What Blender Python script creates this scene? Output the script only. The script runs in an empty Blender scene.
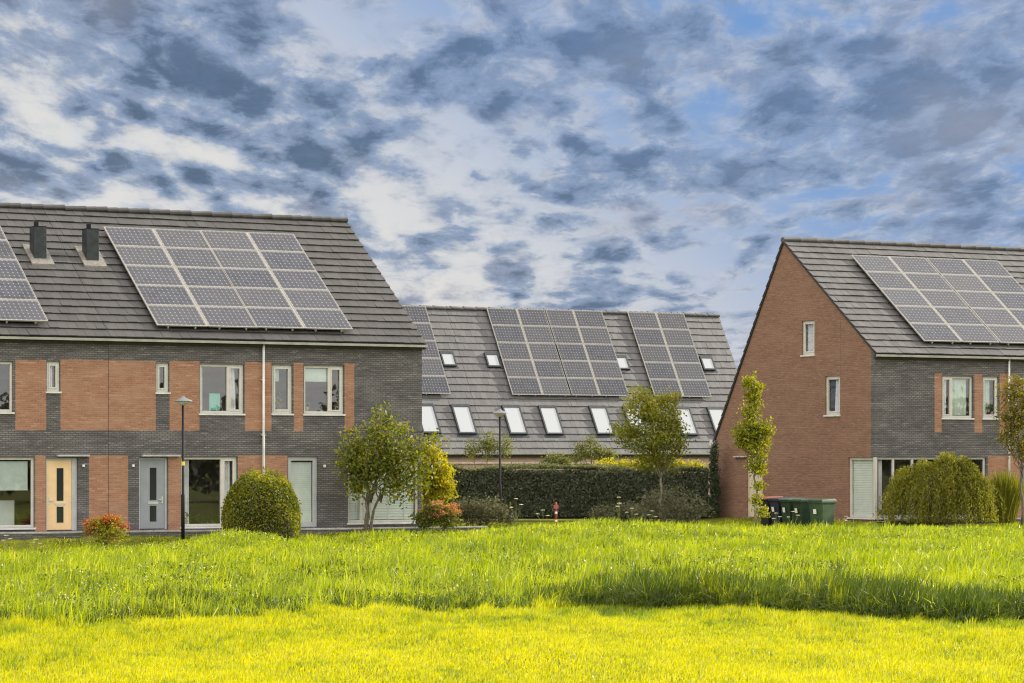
import bpy, math, random
import numpy as np
from mathutils import Vector, Matrix
random.seed(7); rng = np.random.default_rng(11)
R = math.radians
SC = bpy.context.scene
COL = SC.collection

# ------------------------------------------------------------------ survey
FPX, CX, HZ, CAMZ = 3000.0, 512.0, 455.0, 2.3      # long lens, level camera 2.3 m above the street
AL = R(29.7)
A = Vector((math.cos(AL), math.sin(AL), 0)); B = Vector((-math.sin(AL), math.cos(AL), 0)); Z = Vector((0, 0, 1))
P0 = Vector((12.61, 104.2, 0))                     # street corner of the right hand terrace
def S(t, d=0.0, z=0.0): return P0 + A*t + B*d + Z*z  # street frame: t along the facades, d behind them
def ray(px, py): return Vector(((px-CX)/FPX, 1.0, (HZ-py)/FPX))
EYE = Vector((0, 0, CAMZ))
def hit(px, py, p, n):
    r = ray(px, py); return EYE + r*((p-EYE).dot(n)/r.dot(n))
def front(px, py=400, d=0.0):                      # metres (t, z) on the plane of the facades
    q = hit(px, py, P0 + B*d, B); return (q-P0).dot(A), q.z
def gable(px, py=400, t=0.0):                      # metres (d, z) on the plane of the right hand gable
    q = hit(px, py, P0 + A*t, A); return (q-P0).dot(B), q.z
def at(px, Y, z=0.0): return Vector(((px-CX)/FPX*Y, Y, z))
def zof(py, Y): return CAMZ + (HZ-py)*Y/FPX

# ------------------------------------------------------------------ node helpers
class NT:
    def __init__(s, nt): s.nt = nt; s.n = nt.nodes; s.l = nt.links
    def new(s, t, **k):
        nd = s.n.new(t)
        for a, v in k.items(): setattr(nd, a, v)
        return nd
    def put(s, sock, v):
        if v is None: return
        if hasattr(v, 'is_linked') or isinstance(v, bpy.types.NodeSocket): s.l.new(v, sock)
        else: sock.default_value = v
    def m(s, op, a, b=None, c=None, clamp=False):
        nd = s.new('ShaderNodeMath', operation=op); nd.use_clamp = clamp
        for i, v in enumerate((a, b, c)): s.put(nd.inputs[i], v)
        return nd.outputs[0]
    def mix(s, f, a, b, mode='MIX'):
        nd = s.new('ShaderNodeMix', data_type='RGBA', blend_type=mode); nd.clamp_factor = True
        s.put(nd.inputs[0], f)
        for k, v in ((6, a), (7, b)):
            if isinstance(v, tuple) and len(v) == 3: v = v + (1,)
            s.put(nd.inputs[k], v)
        return nd.outputs[2]
    def step(s, v, a, b):
        nd = s.new('ShaderNodeMapRange', interpolation_type='SMOOTHSTEP')
        s.put(nd.inputs[0], v); nd.inputs[1].default_value = a; nd.inputs[2].default_value = b
        return nd.outputs[0]
    def noise(s, vec, scale, detail=4, rough=.5, dist=0.0):
        nd = s.new('ShaderNodeTexNoise'); s.put(nd.inputs['Vector'], vec)
        nd.inputs['Scale'].default_value = scale; nd.inputs['Detail'].default_value = detail
        nd.inputs['Roughness'].default_value = rough; nd.inputs['Distortion'].default_value = dist
        return nd.outputs[0]
    def xyz(s, x, y, z):
        nd = s.new('ShaderNodeCombineXYZ')
        for i, v in enumerate((x, y, z)): s.put(nd.inputs[i], v)
        return nd.outputs[0]
    def sep(s, v):
        nd = s.new('ShaderNodeSeparateXYZ'); s.put(nd.inputs[0], v); return nd.outputs
def mat(name):
    m = bpy.data.materials.new(name); m.use_nodes = True
    t = NT(m.node_tree); t.n.clear()
    t.out = t.new('ShaderNodeOutputMaterial')
    return m, t
def principled(t, col, rough=.6, metal=0, spec=.5, bump=None, bdist=.01, coat=0):
    p = t.new('ShaderNodeBsdfPrincipled')
    if isinstance(col, tuple) and len(col) == 3: col = col + (1,)
    t.put(p.inputs['Base Color'], col); t.put(p.inputs['Roughness'], rough)
    p.inputs['Metallic'].default_value = metal; p.inputs['Specular IOR Level'].default_value = spec
    p.inputs['Coat Weight'].default_value = coat
    if bump is not None:
        b = t.new('ShaderNodeBump'); b.inputs['Distance'].default_value = bdist; b.inputs['Strength'].default_value = .6
        t.put(b.inputs['Height'], bump); t.l.new(b.outputs[0], p.inputs['Normal'])
    t.l.new(p.outputs[0], t.out.inputs[0]); return p
def objco(t): return t.new('ShaderNodeTexCoord').outputs['Object']

def plain(name, col, rough=.5, metal=0, var=.18, scale=3.0, spec=.5):
    m, t = mat(name); o = objco(t)
    n = t.noise(o, scale, 6, .6)
    lo = tuple(c*(1-var) for c in col); hi = tuple(min(1, c*(1+var)) for c in col)
    c = t.mix(t.step(n, .3, .7), lo, hi)
    principled(t, c, rough, metal, spec); return m

def brick(name, c1, c2, c3, mortar, row=.0625, w=.175, streak=.5, msize=.011):
    m, t = mat(name); o = t.sep(objco(t))
    u = t.m('ADD', o[0], o[1]); v = t.xyz(u, o[2], 0)
    bt = t.new('ShaderNodeTexBrick'); t.put(bt.inputs['Vector'], v)
    bt.inputs['Scale'].default_value = 1; bt.inputs['Brick Width'].default_value = w
    bt.inputs['Row Height'].default_value = row; bt.inputs['Mortar Size'].default_value = msize
    bt.inputs['Mortar Smooth'].default_value = .2; bt.inputs['Bias'].default_value = 0
    bt.inputs['Color1'].default_value = (0, 0, 0, 1); bt.inputs['Color2'].default_value = (1, 1, 1, 1)
    bt.inputs['Mortar'].default_value = (.5, .5, .5, 1)
    # one random value per brick
    rowi = t.m('FLOOR', t.m('DIVIDE', o[2], row))
    off = t.m('MULTIPLY', t.m('MODULO', rowi, 2.0), .5)
    coli = t.m('FLOOR', t.m('ADD', t.m('DIVIDE', u, w), off))
    wn = t.new('ShaderNodeTexWhiteNoise', noise_dimensions='2D'); t.put(wn.inputs['Vector'], t.xyz(coli, rowi, 0))
    rnd = wn.outputs[0]
    big = t.noise(t.xyz(t.m('MULTIPLY', u, .35), t.m('MULTIPLY', o[2], 1.2), 0), 1.6, 5, .6)
    fine = t.noise(t.xyz(t.m('MULTIPLY', u, 2.0), t.m('MULTIPLY', o[2], 13.0), 0), 1.0, 3, .6)
    k = t.m('ADD', t.m('MULTIPLY', rnd, 1-streak), t.m('MULTIPLY', t.step(fine, .3, .7), streak))
    c = t.mix(t.step(k, .0, .6), c1, c2)
    c = t.mix(t.step(k, .62, 1.0), c, c3)
    c = t.mix(t.m('MULTIPLY', t.step(big, .42, .72), .6), c, c3)
    # weathering: rain streaks and pale salts with their own shape
    st = t.noise(t.xyz(t.m('MULTIPLY', u, 3.0), t.m('MULTIPLY', o[2], .35), 0), 1.0, 4, .65)
    c = t.mix(t.m('MULTIPLY', t.step(st, .55, .8), .25), c, tuple(x*.6 for x in c1))
    c = t.mix(t.m('MULTIPLY', bt.outputs['Fac'], .9), c, mortar)
    principled(t, c, .85, 0, .3, t.m('SUBTRACT', t.m('MULTIPLY', rnd, .4), bt.outputs['Fac']), .008)
    return m

def roof_tile(name, lo, hi):
    m, t = mat(name); o = objco(t)
    g = t.new('ShaderNodeNewGeometry')
    isl = g.outputs['Random Per Island']
    n = t.noise(o, .7, 5, .6); f = t.noise(o, 9.0, 4, .7)
    k = t.m('ADD', t.m('MULTIPLY', isl, .30), t.m('MULTIPLY', n, .6))
    c = t.mix(t.step(k, .1, .95), lo, hi)
    lich = t.m('MULTIPLY', t.step(f, .6, .75), .25)
    c = t.mix(lich, c, (hi[0]*1.25, hi[1]*1.2, hi[2]*1.05))
    principled(t, c, t.m('ADD', .42, t.m('MULTIPLY', f, .25)), 0, .5, f, .004)
    return m

def leafmat(name, c1, c2, c3=None, trans=.45, rough=.5, hue=None):
    m, t = mat(name)
    at_ = t.new('ShaderNodeAttribute', attribute_name='tint')
    f = at_.outputs['Fac']
    c = t.mix(t.step(f, .05, .75), c1, c2)
    if c3: c = t.mix(t.step(f, .78, .98), c, c3)
    d = t.new('ShaderNodeBsdfDiffuse'); t.put(d.inputs[0], c)
    tr = t.new('ShaderNodeBsdfTranslucent')
    tc = t.mix(1.0, c, (1.0, .95, .35), 'MULTIPLY') if hue is None else t.mix(1.0, c, hue, 'MULTIPLY')
    br = t.mix(1.0, tc, (1.6, 1.6, 1.6), 'MULTIPLY')
    t.put(tr.inputs[0], br)
    mx = t.new('ShaderNodeMixShader'); mx.inputs[0].default_value = trans
    t.l.new(d.outputs[0], mx.inputs[1]); t.l.new(tr.outputs[0], mx.inputs[2])
    gl = t.new('ShaderNodeBsdfGlossy'); gl.inputs['Roughness'].default_value = rough
    m2 = t.new('ShaderNodeMixShader'); m2.inputs[0].default_value = .035
    t.l.new(mx.outputs[0], m2.inputs[1]); t.l.new(gl.outputs[0], m2.inputs[2])
    t.l.new(m2.outputs[0], t.out.inputs[0]); return m

def grassmat(name, dark, mid, lite, straw, trans=.5, tt=(1.55, 1.6, .4)):
    m, t = mat(name)
    f = t.new('ShaderNodeAttribute', attribute_name='tint').outputs['Fac']
    g = t.new('ShaderNodeNewGeometry').outputs['Position']
    o = t.sep(g)
    n = t.noise(t.xyz(o[0], t.m('MULTIPLY', o[1], .45), 0), .55, 4, .6)
    n2 = t.noise(t.xyz(o[0], t.m('MULTIPLY', o[1], .4), 3.0), 1.9, 3, .6)
    n5 = t.noise(t.xyz(o[0], t.m('MULTIPLY', o[1], .5), 7.0), 4.2, 3, .65)
    k = t.m('ADD', t.m('MULTIPLY', t.step(n, .3, .7), .38), t.m('MULTIPLY', f, .36))
    k = t.m('ADD', k, t.m('MULTIPLY', t.step(n5, .32, .68), .34))
    c = t.mix(t.step(k, .0, .5), dark, mid)
    c = t.mix(t.step(k, .5, 1.0), c, lite)
    c = t.mix(t.m('MULTIPLY', t.step(n2, .55, .75), .35), c, mid)
    c = t.mix(t.step(f, .955, .975), c, straw)
    d = t.new('ShaderNodeBsdfDiffuse'); t.put(d.inputs[0], c)
    tr = t.new('ShaderNodeBsdfTranslucent')
    t.put(tr.inputs[0], t.mix(1.0, c, tt, 'MULTIPLY'))
    mx = t.new('ShaderNodeMixShader'); mx.inputs[0].default_value = trans
    t.l.new(d.outputs[0], mx.inputs[1]); t.l.new(tr.outputs[0], mx.inputs[2])
    gl = t.new('ShaderNodeBsdfGlossy'); gl.inputs['Roughness'].default_value = .38
    m2 = t.new('ShaderNodeMixShader'); m2.inputs[0].default_value = .06
    t.l.new(mx.outputs[0], m2.inputs[1]); t.l.new(gl.outputs[0], m2.inputs[2])
    t.l.new(m2.outputs[0], t.out.inputs[0]); return m

def glassmat(name, refl=.13, tint=(.92, .93, .93)):
    m, t = mat(name)
    ge = t.new('ShaderNodeNewGeometry'); dp = t.new('ShaderNodeVectorMath', operation='DOT_PRODUCT')
    t.l.new(ge.outputs['Normal'], dp.inputs[0]); t.l.new(ge.outputs['Incoming'], dp.inputs[1])
    fr = t.m('POWER', t.m('SUBTRACT', 1.0, t.m('ABSOLUTE', dp.outputs['Value']), clamp=True), 5.0)
    gl = t.new('ShaderNodeBsdfGlossy'); gl.inputs['Roughness'].default_value = .01
    gl.inputs[0].default_value = (.95, .97, 1, 1)
    tp = t.new('ShaderNodeBsdfTransparent'); tp.inputs[0].default_value = tint + (1,)
    mx = t.new('ShaderNodeMixShader'); t.put(mx.inputs[0], t.m('ADD', t.m('MULTIPLY', fr, .9), refl))
    t.l.new(tp.outputs[0], mx.inputs[1]); t.l.new(gl.outputs[0], mx.inputs[2])
    t.l.new(mx.outputs[0], t.out.inputs[0]); return m

def cellmat(name, W, H, nx=10, ny=6, sheen=.3):
    m, t = mat(name); o = t.sep(objco(t))
    mg = .045
    cu = t.m('MULTIPLY', t.m('SUBTRACT', o[0], mg), nx/(W-2*mg)); cv = t.m('MULTIPLY', t.m('SUBTRACT', o[1], mg), ny/(H-2*mg))
    fu = t.m('ABSOLUTE', t.m('SUBTRACT', t.m('FRACT', cu), .5)); fv = t.m('ABSOLUTE', t.m('SUBTRACT', t.m('FRACT', cv), .5))
    corner = t.m('GREATER_THAN', t.m('ADD', fu, fv), .83)
    line = t.m('GREATER_THAN', t.m('MAXIMUM', fu, fv), .487)
    bus = t.m('LESS_THAN', t.m('ABSOLUTE', t.m('SUBTRACT', fv, .22)), .012)
    out = t.m('MAXIMUM', t.m('GREATER_THAN', t.m('ABSOLUTE', t.m('SUBTRACT', o[0], W/2)), W/2-mg), t.m('GREATER_THAN', t.m('ABSOLUTE', t.m('SUBTRACT', o[1], H/2)), H/2-mg))
    wn = t.new('ShaderNodeTexWhiteNoise', noise_dimensions='3D')
    rndo = t.new('ShaderNodeObjectInfo').outputs['Random']
    t.put(wn.inputs['Vector'], t.xyz(t.m('FLOOR', cu), t.m('FLOOR', cv), rndo))
    c = t.mix(wn.outputs[0], (.021, .023, .036), (.040, .043, .060))
    c = t.mix(rndo, c, t.mix(.5, c, (.085, .08, .085)))
    c = t.mix(t.m('MULTIPLY', bus, .35), c, (.35, .36, .38))
    c = t.mix(t.m('MULTIPLY', line, .35), c, (.4, .4, .42))
    c = t.mix(t.m('MULTIPLY', corner, .45), c, (.50, .48, .45))
    c = t.mix(t.m('MULTIPLY', out, .5), c, (.3, .3, .31))
    dirt = t.noise(objco(t), 3.0, 5, .65)
    c = t.mix(t.m('MULTIPLY', t.step(dirt, .5, .8), .25), c, (.2, .18, .15))
    principled(t, c, t.m('ADD', .12, t.m('MULTIPLY', dirt, .1)), 0, .5); return m

M = {}
M['dark'] = brick('charcoal_brick', (.078, .073, .074), (.132, .124, .124), (.27, .250, .238), (.072, .068, .066), streak=.6)
M['orange'] = brick('orange_brick', (.265, .115, .064), (.365, .168, .097), (.46, .26, .16), (.31, .21, .15), streak=.35)
M['gable'] = brick('shaded_orange_brick', (.180, .088, .058), (.248, .124, .082), (.325, .178, .122), (.22, .148, .108), streak=.35, msize=.012)  # orange brick darkened: the gable's shade is put into this copy
M['pinkbrick'] = brick('pink_brick', (.33, .2, .17), (.42, .26, .22), (.5, .34, .29), (.42, .36, .32), streak=.3)
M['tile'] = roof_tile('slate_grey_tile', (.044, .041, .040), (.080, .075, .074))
M['tile_lit'] = roof_tile('lit_grey_tile', (.066, .063, .062), (.128, .122, .120))  # left roof's tile lightened, its lit look put into the colour
M['tile_far'] = roof_tile('hazed_grey_tile', (.082, .079, .082), (.146, .141, .143))  # roof tile made paler again, distance haze painted into it
M['deck'] = plain('roof_deck', (.035, .033, .033), .9)
M['frame'] = plain('window_frame_paint', (.56, .54, .49), .4, var=.08)
M['framegrey'] = plain('grey_frame_paint', (.42, .43, .45), .4, var=.08)
M['sill'] = plain('sill_stone', (.62, .62, .60), .5, var=.12)
M['zinc'] = plain('zinc', (.48, .47, .45), .45, .3, var=.15)
M['alu'] = plain('aluminium', (.30, .28, .25), .6, 0, var=.12, spec=.3)
M['black'] = plain('black_paint', (.012, .012, .013), .7, var=.25, spec=.25)
M['vent'] = plain('vent_steel', (.028, .033, .037), .45, .2, var=.35, scale=5)
M['lead'] = plain('lead_flashing', (.20, .185, .165), .6, .2, var=.3, scale=9)
M['cream'] = plain('cream_door_paint', (.78, .55, .30), .4, var=.06)
M['greydoor'] = plain('grey_door_paint', (.27, .29, .31), .4, var=.06)
M['beige'] = plain('beige_door_paint', (.60, .52, .40), .5, var=.08)
M['chrome'] = plain('brushed_steel', (.75, .75, .75), .3, .8, var=.05)
M['white'] = plain('white_paint', (.78, .78, .76), .45, var=.05)
M['curtain'] = plain('curtain_cloth', (.66, .66, .68), .9, var=.1)
M['netcurtain'] = plain('pale_green_curtain', (.52, .62, .52), .9, var=.12)
M['blind'] = plain('venetian_slat', (.66, .72, .69), .5, var=.06)
M['roller'] = plain('roller_blind_cloth', (.50, .58, .53), .9, var=.08)
M['teal'] = plain('teal_board', (.16, .47, .40), .7, var=.06)
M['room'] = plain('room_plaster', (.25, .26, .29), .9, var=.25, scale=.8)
M['glass'] = glassmat('window_glass')

M['skyglass'] = None
M['paving'] = plain('concrete_paving', (.13, .12, .11), .9, var=.2, scale=2)
M['bark'] = plain('bark', (.13, .105, .08), .9, var=.4, scale=8)
M['palebark'] = plain('pale_bark', (.24, .20, .15), .9, var=.35, scale=8)
m, t = mat('skylight_glass'); principled(t, (.40, .42, .45), .08, 0, .5, coat=.15); M['skyglass'] = m

# ------------------------------------------------------------------ mesh helpers
class MB:
    def __init__(s): s.v = []; s.f = []; s.mi = []; s.cur = 0
    def quad(s, *p):
        i = len(s.v); s.v.extend([tuple(q) for q in p]); s.f.append(tuple(range(i, i+len(p)))); s.mi.append(s.cur)
    def hexa(s, c):       # 8 corners, bottom ring then top ring
        i = len(s.v); s.v.extend([tuple(q) for q in c])
        for f in ((0,3,2,1),(4,5,6,7),(0,1,5,4),(1,2,6,5),(2,3,7,6),(3,0,4,7)):
            s.f.append(tuple(i+k for k in f)); s.mi.append(s.cur)
    def box(s, x0, x1, y0, y1, z0, z1, mp=None):
        c = [(x0,y0,z0),(x1,y0,z0),(x1,y1,z0),(x0,y1,z0),(x0,y0,z1),(x1,y0,z1),(x1,y1,z1),(x0,y1,z1)]
        if mp: c = [mp(p[0], p[2], p[1]) for p in c]
        s.hexa(c)
    def tube(s, pts, rad, n=8, cap=True):
        pts = [Vector(p) for p in pts]
        if not hasattr(rad, '__len__'): rad = [rad]*len(pts)
        base = len(s.v); up = Vector((.13, .31, .94))
        for i, p in enumerate(pts):
            d = (pts[min(i+1, len(pts)-1)] - pts[max(i-1, 0)]).normalized()
            x = d.cross(up)
            if x.length < .05: x = d.cross(Vector((1, 0, 0)))
            x.normalize(); y = d.cross(x)
            for k in range(n):
                a = 2*math.pi*k/n; q = p + (x*math.cos(a) + y*math.sin(a))*rad[i]; s.v.append(tuple(q))
        for i in range(len(pts)-1):
            for k in range(n):
                s.f.append((base+i*n+k, base+i*n+(k+1)%n, base+(i+1)*n+(k+1)%n, base+(i+1)*n+k)); s.mi.append(s.cur)
        if cap:
            s.f.append(tuple(base+k for k in range(n))[::-1]); s.mi.append(s.cur)
            s.f.append(tuple(base+(len(pts)-1)*n+k for k in range(n))); s.mi.append(s.cur)
    def lathe(s, prof, n=20, c=(0,0,0)):
        base = len(s.v)
        for r, z in prof:
            for k in range(n):
                a = 2*math.pi*k/n; s.v.append((c[0]+r*math.cos(a), c[1]+r*math.sin(a), c[2]+z))
        for i in range(len(prof)-1):
            for k in range(n):
                s.f.append((base+i*n+k, base+i*n+(k+1)%n, base+(i+1)*n+(k+1)%n, base+(i+1)*n+k)); s.mi.append(s.cur)
        s.f.append(tuple(base+k for k in range(n))[::-1]); s.mi.append(s.cur)
        s.f.append(tuple(base+(len(prof)-1)*n+k for k in range(n))); s.mi.append(s.cur)
    def build(s, name, mats, parent=None, smooth=False, bevel=0):
        me = bpy.data.meshes.new(name); me.from_pydata(s.v, [], s.f)
        if not isinstance(mats, (list, tuple)): mats = [mats]
        for m in mats: me.materials.append(m)
        if len(mats) > 1: me.polygons.foreach_set('material_index', s.mi)
        if smooth: me.polygons.foreach_set('use_smooth', [True]*len(s.f))
        me.update()
        o = bpy.data.objects.new(name, me); COL.objects.link(o)
        if parent: o.parent = parent
        if bevel:
            b = o.modifiers.new('bevel', 'BEVEL'); b.width = bevel; b.segments = 2; b.limit_method = 'ANGLE'
        return o
def empty(name, loc=(0,0,0), rz=0.0):
    o = bpy.data.objects.new(name, None); o.empty_display_size = .3; COL.objects.link(o)
    o.location = loc; o.rotation_euler = (0, 0, rz); return o
def tag(o, label=None, cat=None, group=None, kind=None):
    if label: o['label'] = label
    if cat: o['category'] = cat
    if group: o['group'] = group
    if kind: o['kind'] = kind
    return o
def copy_tree(o, parent=None):
    c = o.copy(); COL.objects.link(c)
    if parent: c.parent = parent; c.matrix_parent_inverse = o.matrix_parent_inverse.copy()
    for ch in o.children: copy_tree(ch, c)
    return c
def quads_obj(name, V, F, mats, tint=None, parent=None, mi=None):
    me = bpy.data.meshes.new(name); V = np.asarray(V, np.float32); F = np.asarray(F, np.int32)
    me.vertices.add(len(V)); me.vertices.foreach_set('co', V.ravel())
    me.loops.add(F.size); me.loops.foreach_set('vertex_index', F.ravel())
    me.polygons.add(len(F)); me.polygons.foreach_set('loop_start', np.arange(len(F), dtype=np.int32)*F.shape[1])
    if tint is not None:
        a = me.attributes.new('tint', 'FLOAT', 'POINT'); a.data.foreach_set('value', np.asarray(tint, np.float32))
    if not isinstance(mats, (list, tuple)): mats = [mats]
    for m in mats: me.materials.append(m)
    if mi is not None: me.polygons.foreach_set('material_index', np.asarray(mi, np.int32))
    me.update(calc_edges=True)
    o = bpy.data.objects.new(name, me); COL.objects.link(o)
    if parent: o.parent = parent
    return o

# ------------------------------------------------------------------ houses
RD, RZ, DEPTH, REZ = 5.5, 10.10, 9.95, 3.0         # ridge depth, ridge height, house depth, rear eave
EZ = 5.95                                          # roof plane height at the street wall
class Form:
    def __init__(s, ez=EZ, rd=RD, rz=RZ, dep=DEPTH, rez=REZ): s.ez, s.rd, s.rz, s.dep, s.rez = ez, rd, rz, dep, rez
    def top(s, d):
        return s.ez + (s.rz-s.ez)*d/s.rd if d <= s.rd else s.rz + (s.rez-s.rz)*(d-s.rd)/(s.dep-s.rd)
FM = Form()

def wall_fill(base, u0, u1, z0, top, openings, regions, mp, reveal=.13, meshes=None):
    us = {u0, u1}
    for o in openings: us.update((o[0], o[1]))
    for r in regions: us.update((r[0], r[1]))
    us = sorted(x for x in us if u0-1e-6 <= x <= u1+1e-6)
    if callable(top): us = sorted(set(us + [FM_RD]) & set(x for x in us + [FM_RD] if u0 <= x <= u1))
    for ua, ub in zip(us[:-1], us[1:]):
        if ub-ua < 1e-4: continue
        um = (ua+ub)/2
        ta = top(ua) if callable(top) else top; tb = top(ub) if callable(top) else top
        zs = {z0}
        for o in openings:
            if o[0] < um < o[1]: zs.update((o[2], o[3]))
        for r in regions:
            if r[0] < um < r[1]: zs.update((r[2], r[3]))
        zs = sorted(max(z0, z) for z in zs)
        zs.append(None)
        for za, zb in zip(zs[:-1], zs[1:]):
            zm = za + .001 if zb is None else (za+zb)/2
            if zb is not None and zb-za < 1e-4: continue
            if any(o[0] < um < o[1] and o[2] < zm < o[3] for o in openings): continue
            tgt = base
            for i, r in enumerate(regions):
                if r[0] < um < r[1] and r[2] < zm < r[3]: tgt = meshes[i]
            if zb is None: tgt.quad(mp(ua, za, 0), mp(ub, za, 0), mp(ub, tb, 0), mp(ua, ta, 0))
            else: tgt.quad(mp(ua, za, 0), mp(ub, za, 0), mp(ub, zb, 0), mp(ua, zb, 0))
    for o in openings:
        a, b, c, d = o[:4]
        for p, q in (((a,c),(a,d)), ((b,c),(b,d)), ((a,c),(b,c)), ((a,d),(b,d))):
            base.quad(mp(p[0],p[1],0), mp(q[0],q[1],0), mp(q[0],q[1],reveal), mp(p[0],p[1],reveal))
FM_RD = RD

def tiles(mb, x0, x1, p0, p1, course=.40, tw=.30, lip=.052, seed=0, shift=0.0):
    """tile slabs on the slope from p0=(y,z) at the eave to p1 at the ridge"""
    r = random.Random(seed)
    dy, dz = p1[0]-p0[0], p1[1]-p0[1]; L = math.hypot(dy, dz); dy /= L; dz /= L
    ny, nz = (-dz, dy) if dy > 0 else (dz, -dy)
    P = lambda x, s, n: (x, p0[0]+dy*s+ny*n, p0[1]+dz*s+nz*n)
    rows = int(round(L/course)); course = L/rows
    for i in range(rows):
        s0 = i*course; s1 = min(L, s0+course*1.08)
        ofs = (i % 2)*tw/2 + shift
        k0 = math.floor((x0-ofs)/tw)
        x = ofs + k0*tw
        while x < x1-1e-6:
            xa, xb = max(x, x0)+.003, min(x+tw, x1)-.003
            if xb-xa > .02:
                l = lip + r.uniform(-.006, .006); h = .008 + r.uniform(-.003, .003); sj = r.uniform(-.008, .008)
                c = [P(xa,s0+sj,l-.030),P(xb,s0+sj,l-.030),P(xb,s1,-.012),P(xa,s1,-.012),
                     P(xa,s0+sj,l),P(xb,s0+sj,l+r.uniform(-.004,.004)),P(xb,s1,h),P(xa,s1,h)]
                mb.hexa(c)
            x += tw
    return L

def window(parent, mp, u0, u1, z0, z1, mul=(), fm='frame', bar=.075, sash=(), sill=True, glass='glass', name='window', w0=.06):
    f = MB()
    def bx(a, b, c, d, wa=w0, wb=w0+.07): f.box(a, b, wa, wb, c, d, mp)
    bx(u0, u0+bar, z0, z1); bx(u1-bar, u1, z0, z1); bx(u0+bar, u1-bar, z0, z0+bar*1.1); bx(u0+bar, u1-bar, z1-bar, z1)
    edges = [u0+bar]
    for m_ in mul:
        um = u0+(u1-u0)*m_; bx(um-bar*.55, um+bar*.55, z0+bar*1.1, z1-bar, w0-.006, w0+.07); edges += [um-bar*.55, um+bar*.55]
    edges.append(u1-bar)
    for i in sash:
        a, b = edges[2*i], edges[2*i+1]; k = .05
        for q in ((a,a+k,z0+bar*1.1,z1-bar),(b-k,b,z0+bar*1.1,z1-bar),(a+k,b-k,z0+bar*1.1,z0+bar*1.1+k),(a+k,b-k,z1-bar-k,z1-bar)): bx(*q, w0-.014, w0+.05)
    o = f.build(name, M[fm], parent, bevel=.006)
    for i in range(0, len(edges), 2):
        g = MB(); g.quad(mp(edges[i],z0+bar,w0+.045), mp(edges[i+1],z0+bar,w0+.045), mp(edges[i+1],z1-bar,w0+.045), mp(edges[i],z1-bar,w0+.045))
        g.build('glass_pane', M[glass], o)
    if sill:
        s_ = MB(); s_.box(u0-.04, u1+.04, -.05, w0, z0-.055, z0-.002, mp); s_.build('sill', M['sill'], o, bevel=.006)
    return o
def curtain(parent, mp, u0, u1, z0, z1, w=.18, m='curtain', amp=.03, wl=.14, lean=0.0):
    n = max(6, int((u1-u0)/.02)); c = MB()
    for i in range(n):
        ua, ub = u0+(u1-u0)*i/n, u0+(u1-u0)*(i+1)/n
        wa, wb = w+amp*math.sin(ua*6.28/wl), w+amp*math.sin(ub*6.28/wl)
        c.quad(mp(ua+lean,z0,wa), mp(ub+lean,z0,wb), mp(ub,z1,wb), mp(ua,z1,wa))
    return c.build('curtain', M[m], parent, True)
def venetian(parent, mp, u0, u1, z0, z1, w=.15, pitch=.06, tapes=(.2, .8)):
    b = MB(); z = z0
    while z < z1:
        b.quad(mp(u0,z,w), mp(u1,z,w), mp(u1,z+pitch*.95,w+.012), mp(u0,z+pitch*.95,w+.012)); z += pitch
    for k in tapes:
        uc = u0+(u1-u0)*k; b.box(uc-.02, uc+.02, w-.012, w-.006, z0, z1, mp)
    return b.build('venetian_blind', M['blind'], parent)
def door(parent, mp, u0, u1, z0, z1, leafmat_, hinge='right', side=.10, handle=True, name='door'):
    fl, fr = (.05, side) if hinge == 'right' else (side*.6, .07)
    lf = MB(); lf.box(u0+fl, u1-fr, .09, .14, z0+.02, z1-.06, mp)
    o = lf.build(name, M[leafmat_], parent, bevel=.004)
    f = MB(); f.box(u0, u0+fl, .06, .15, z0, z1, mp); f.box(u1-fr, u1, .06, .15, z0, z1, mp); f.box(u0+fl, u1-fr, .06, .15, z1-.06, z1, mp)
    f.build('door_frame', M['framegrey'], o, bevel=.004)
    uc = (u0+fl+u1-fr)/2 + .03; W = .21; H = z1-z0
    for a, b in ((.42, .86), (.12, .33)):
        g = MB(); g.box(uc-W/2, uc+W/2, .078, .1, z0+H*a-.02, z0+H*b, mp); g.build('door_pane', M['darkglass2'], o)
    s_ = MB(); s_.box(uc-.17, uc+.17, .075, .092, z0+H*.355, z0+H*.385, mp); s_.build('letter_slot', M['chrome'], o)
    ua = u0+fl+.08 if hinge == 'right' else u1-fr-.08; sg = 1 if hinge == 'right' else -1
    h = MB(); h.box(ua-.022, ua+.022, .078, .092, z0+H*.36, z0+H*.46, mp)
    h.box(min(ua, ua+sg*.13), max(ua, ua+sg*.13), .04, .06, z0+H*.405, z0+H*.42, mp); h.box(ua-.01, ua+.01, .04, .08, z0+H*.405, z0+H*.42, mp)
    h.build('handle', M['chrome'], o)
    return o
m, t = mat('dark_door_glass'); principled(t, (.025, .03, .032), .08, 0, .5); M['darkglass2'] = m

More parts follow.
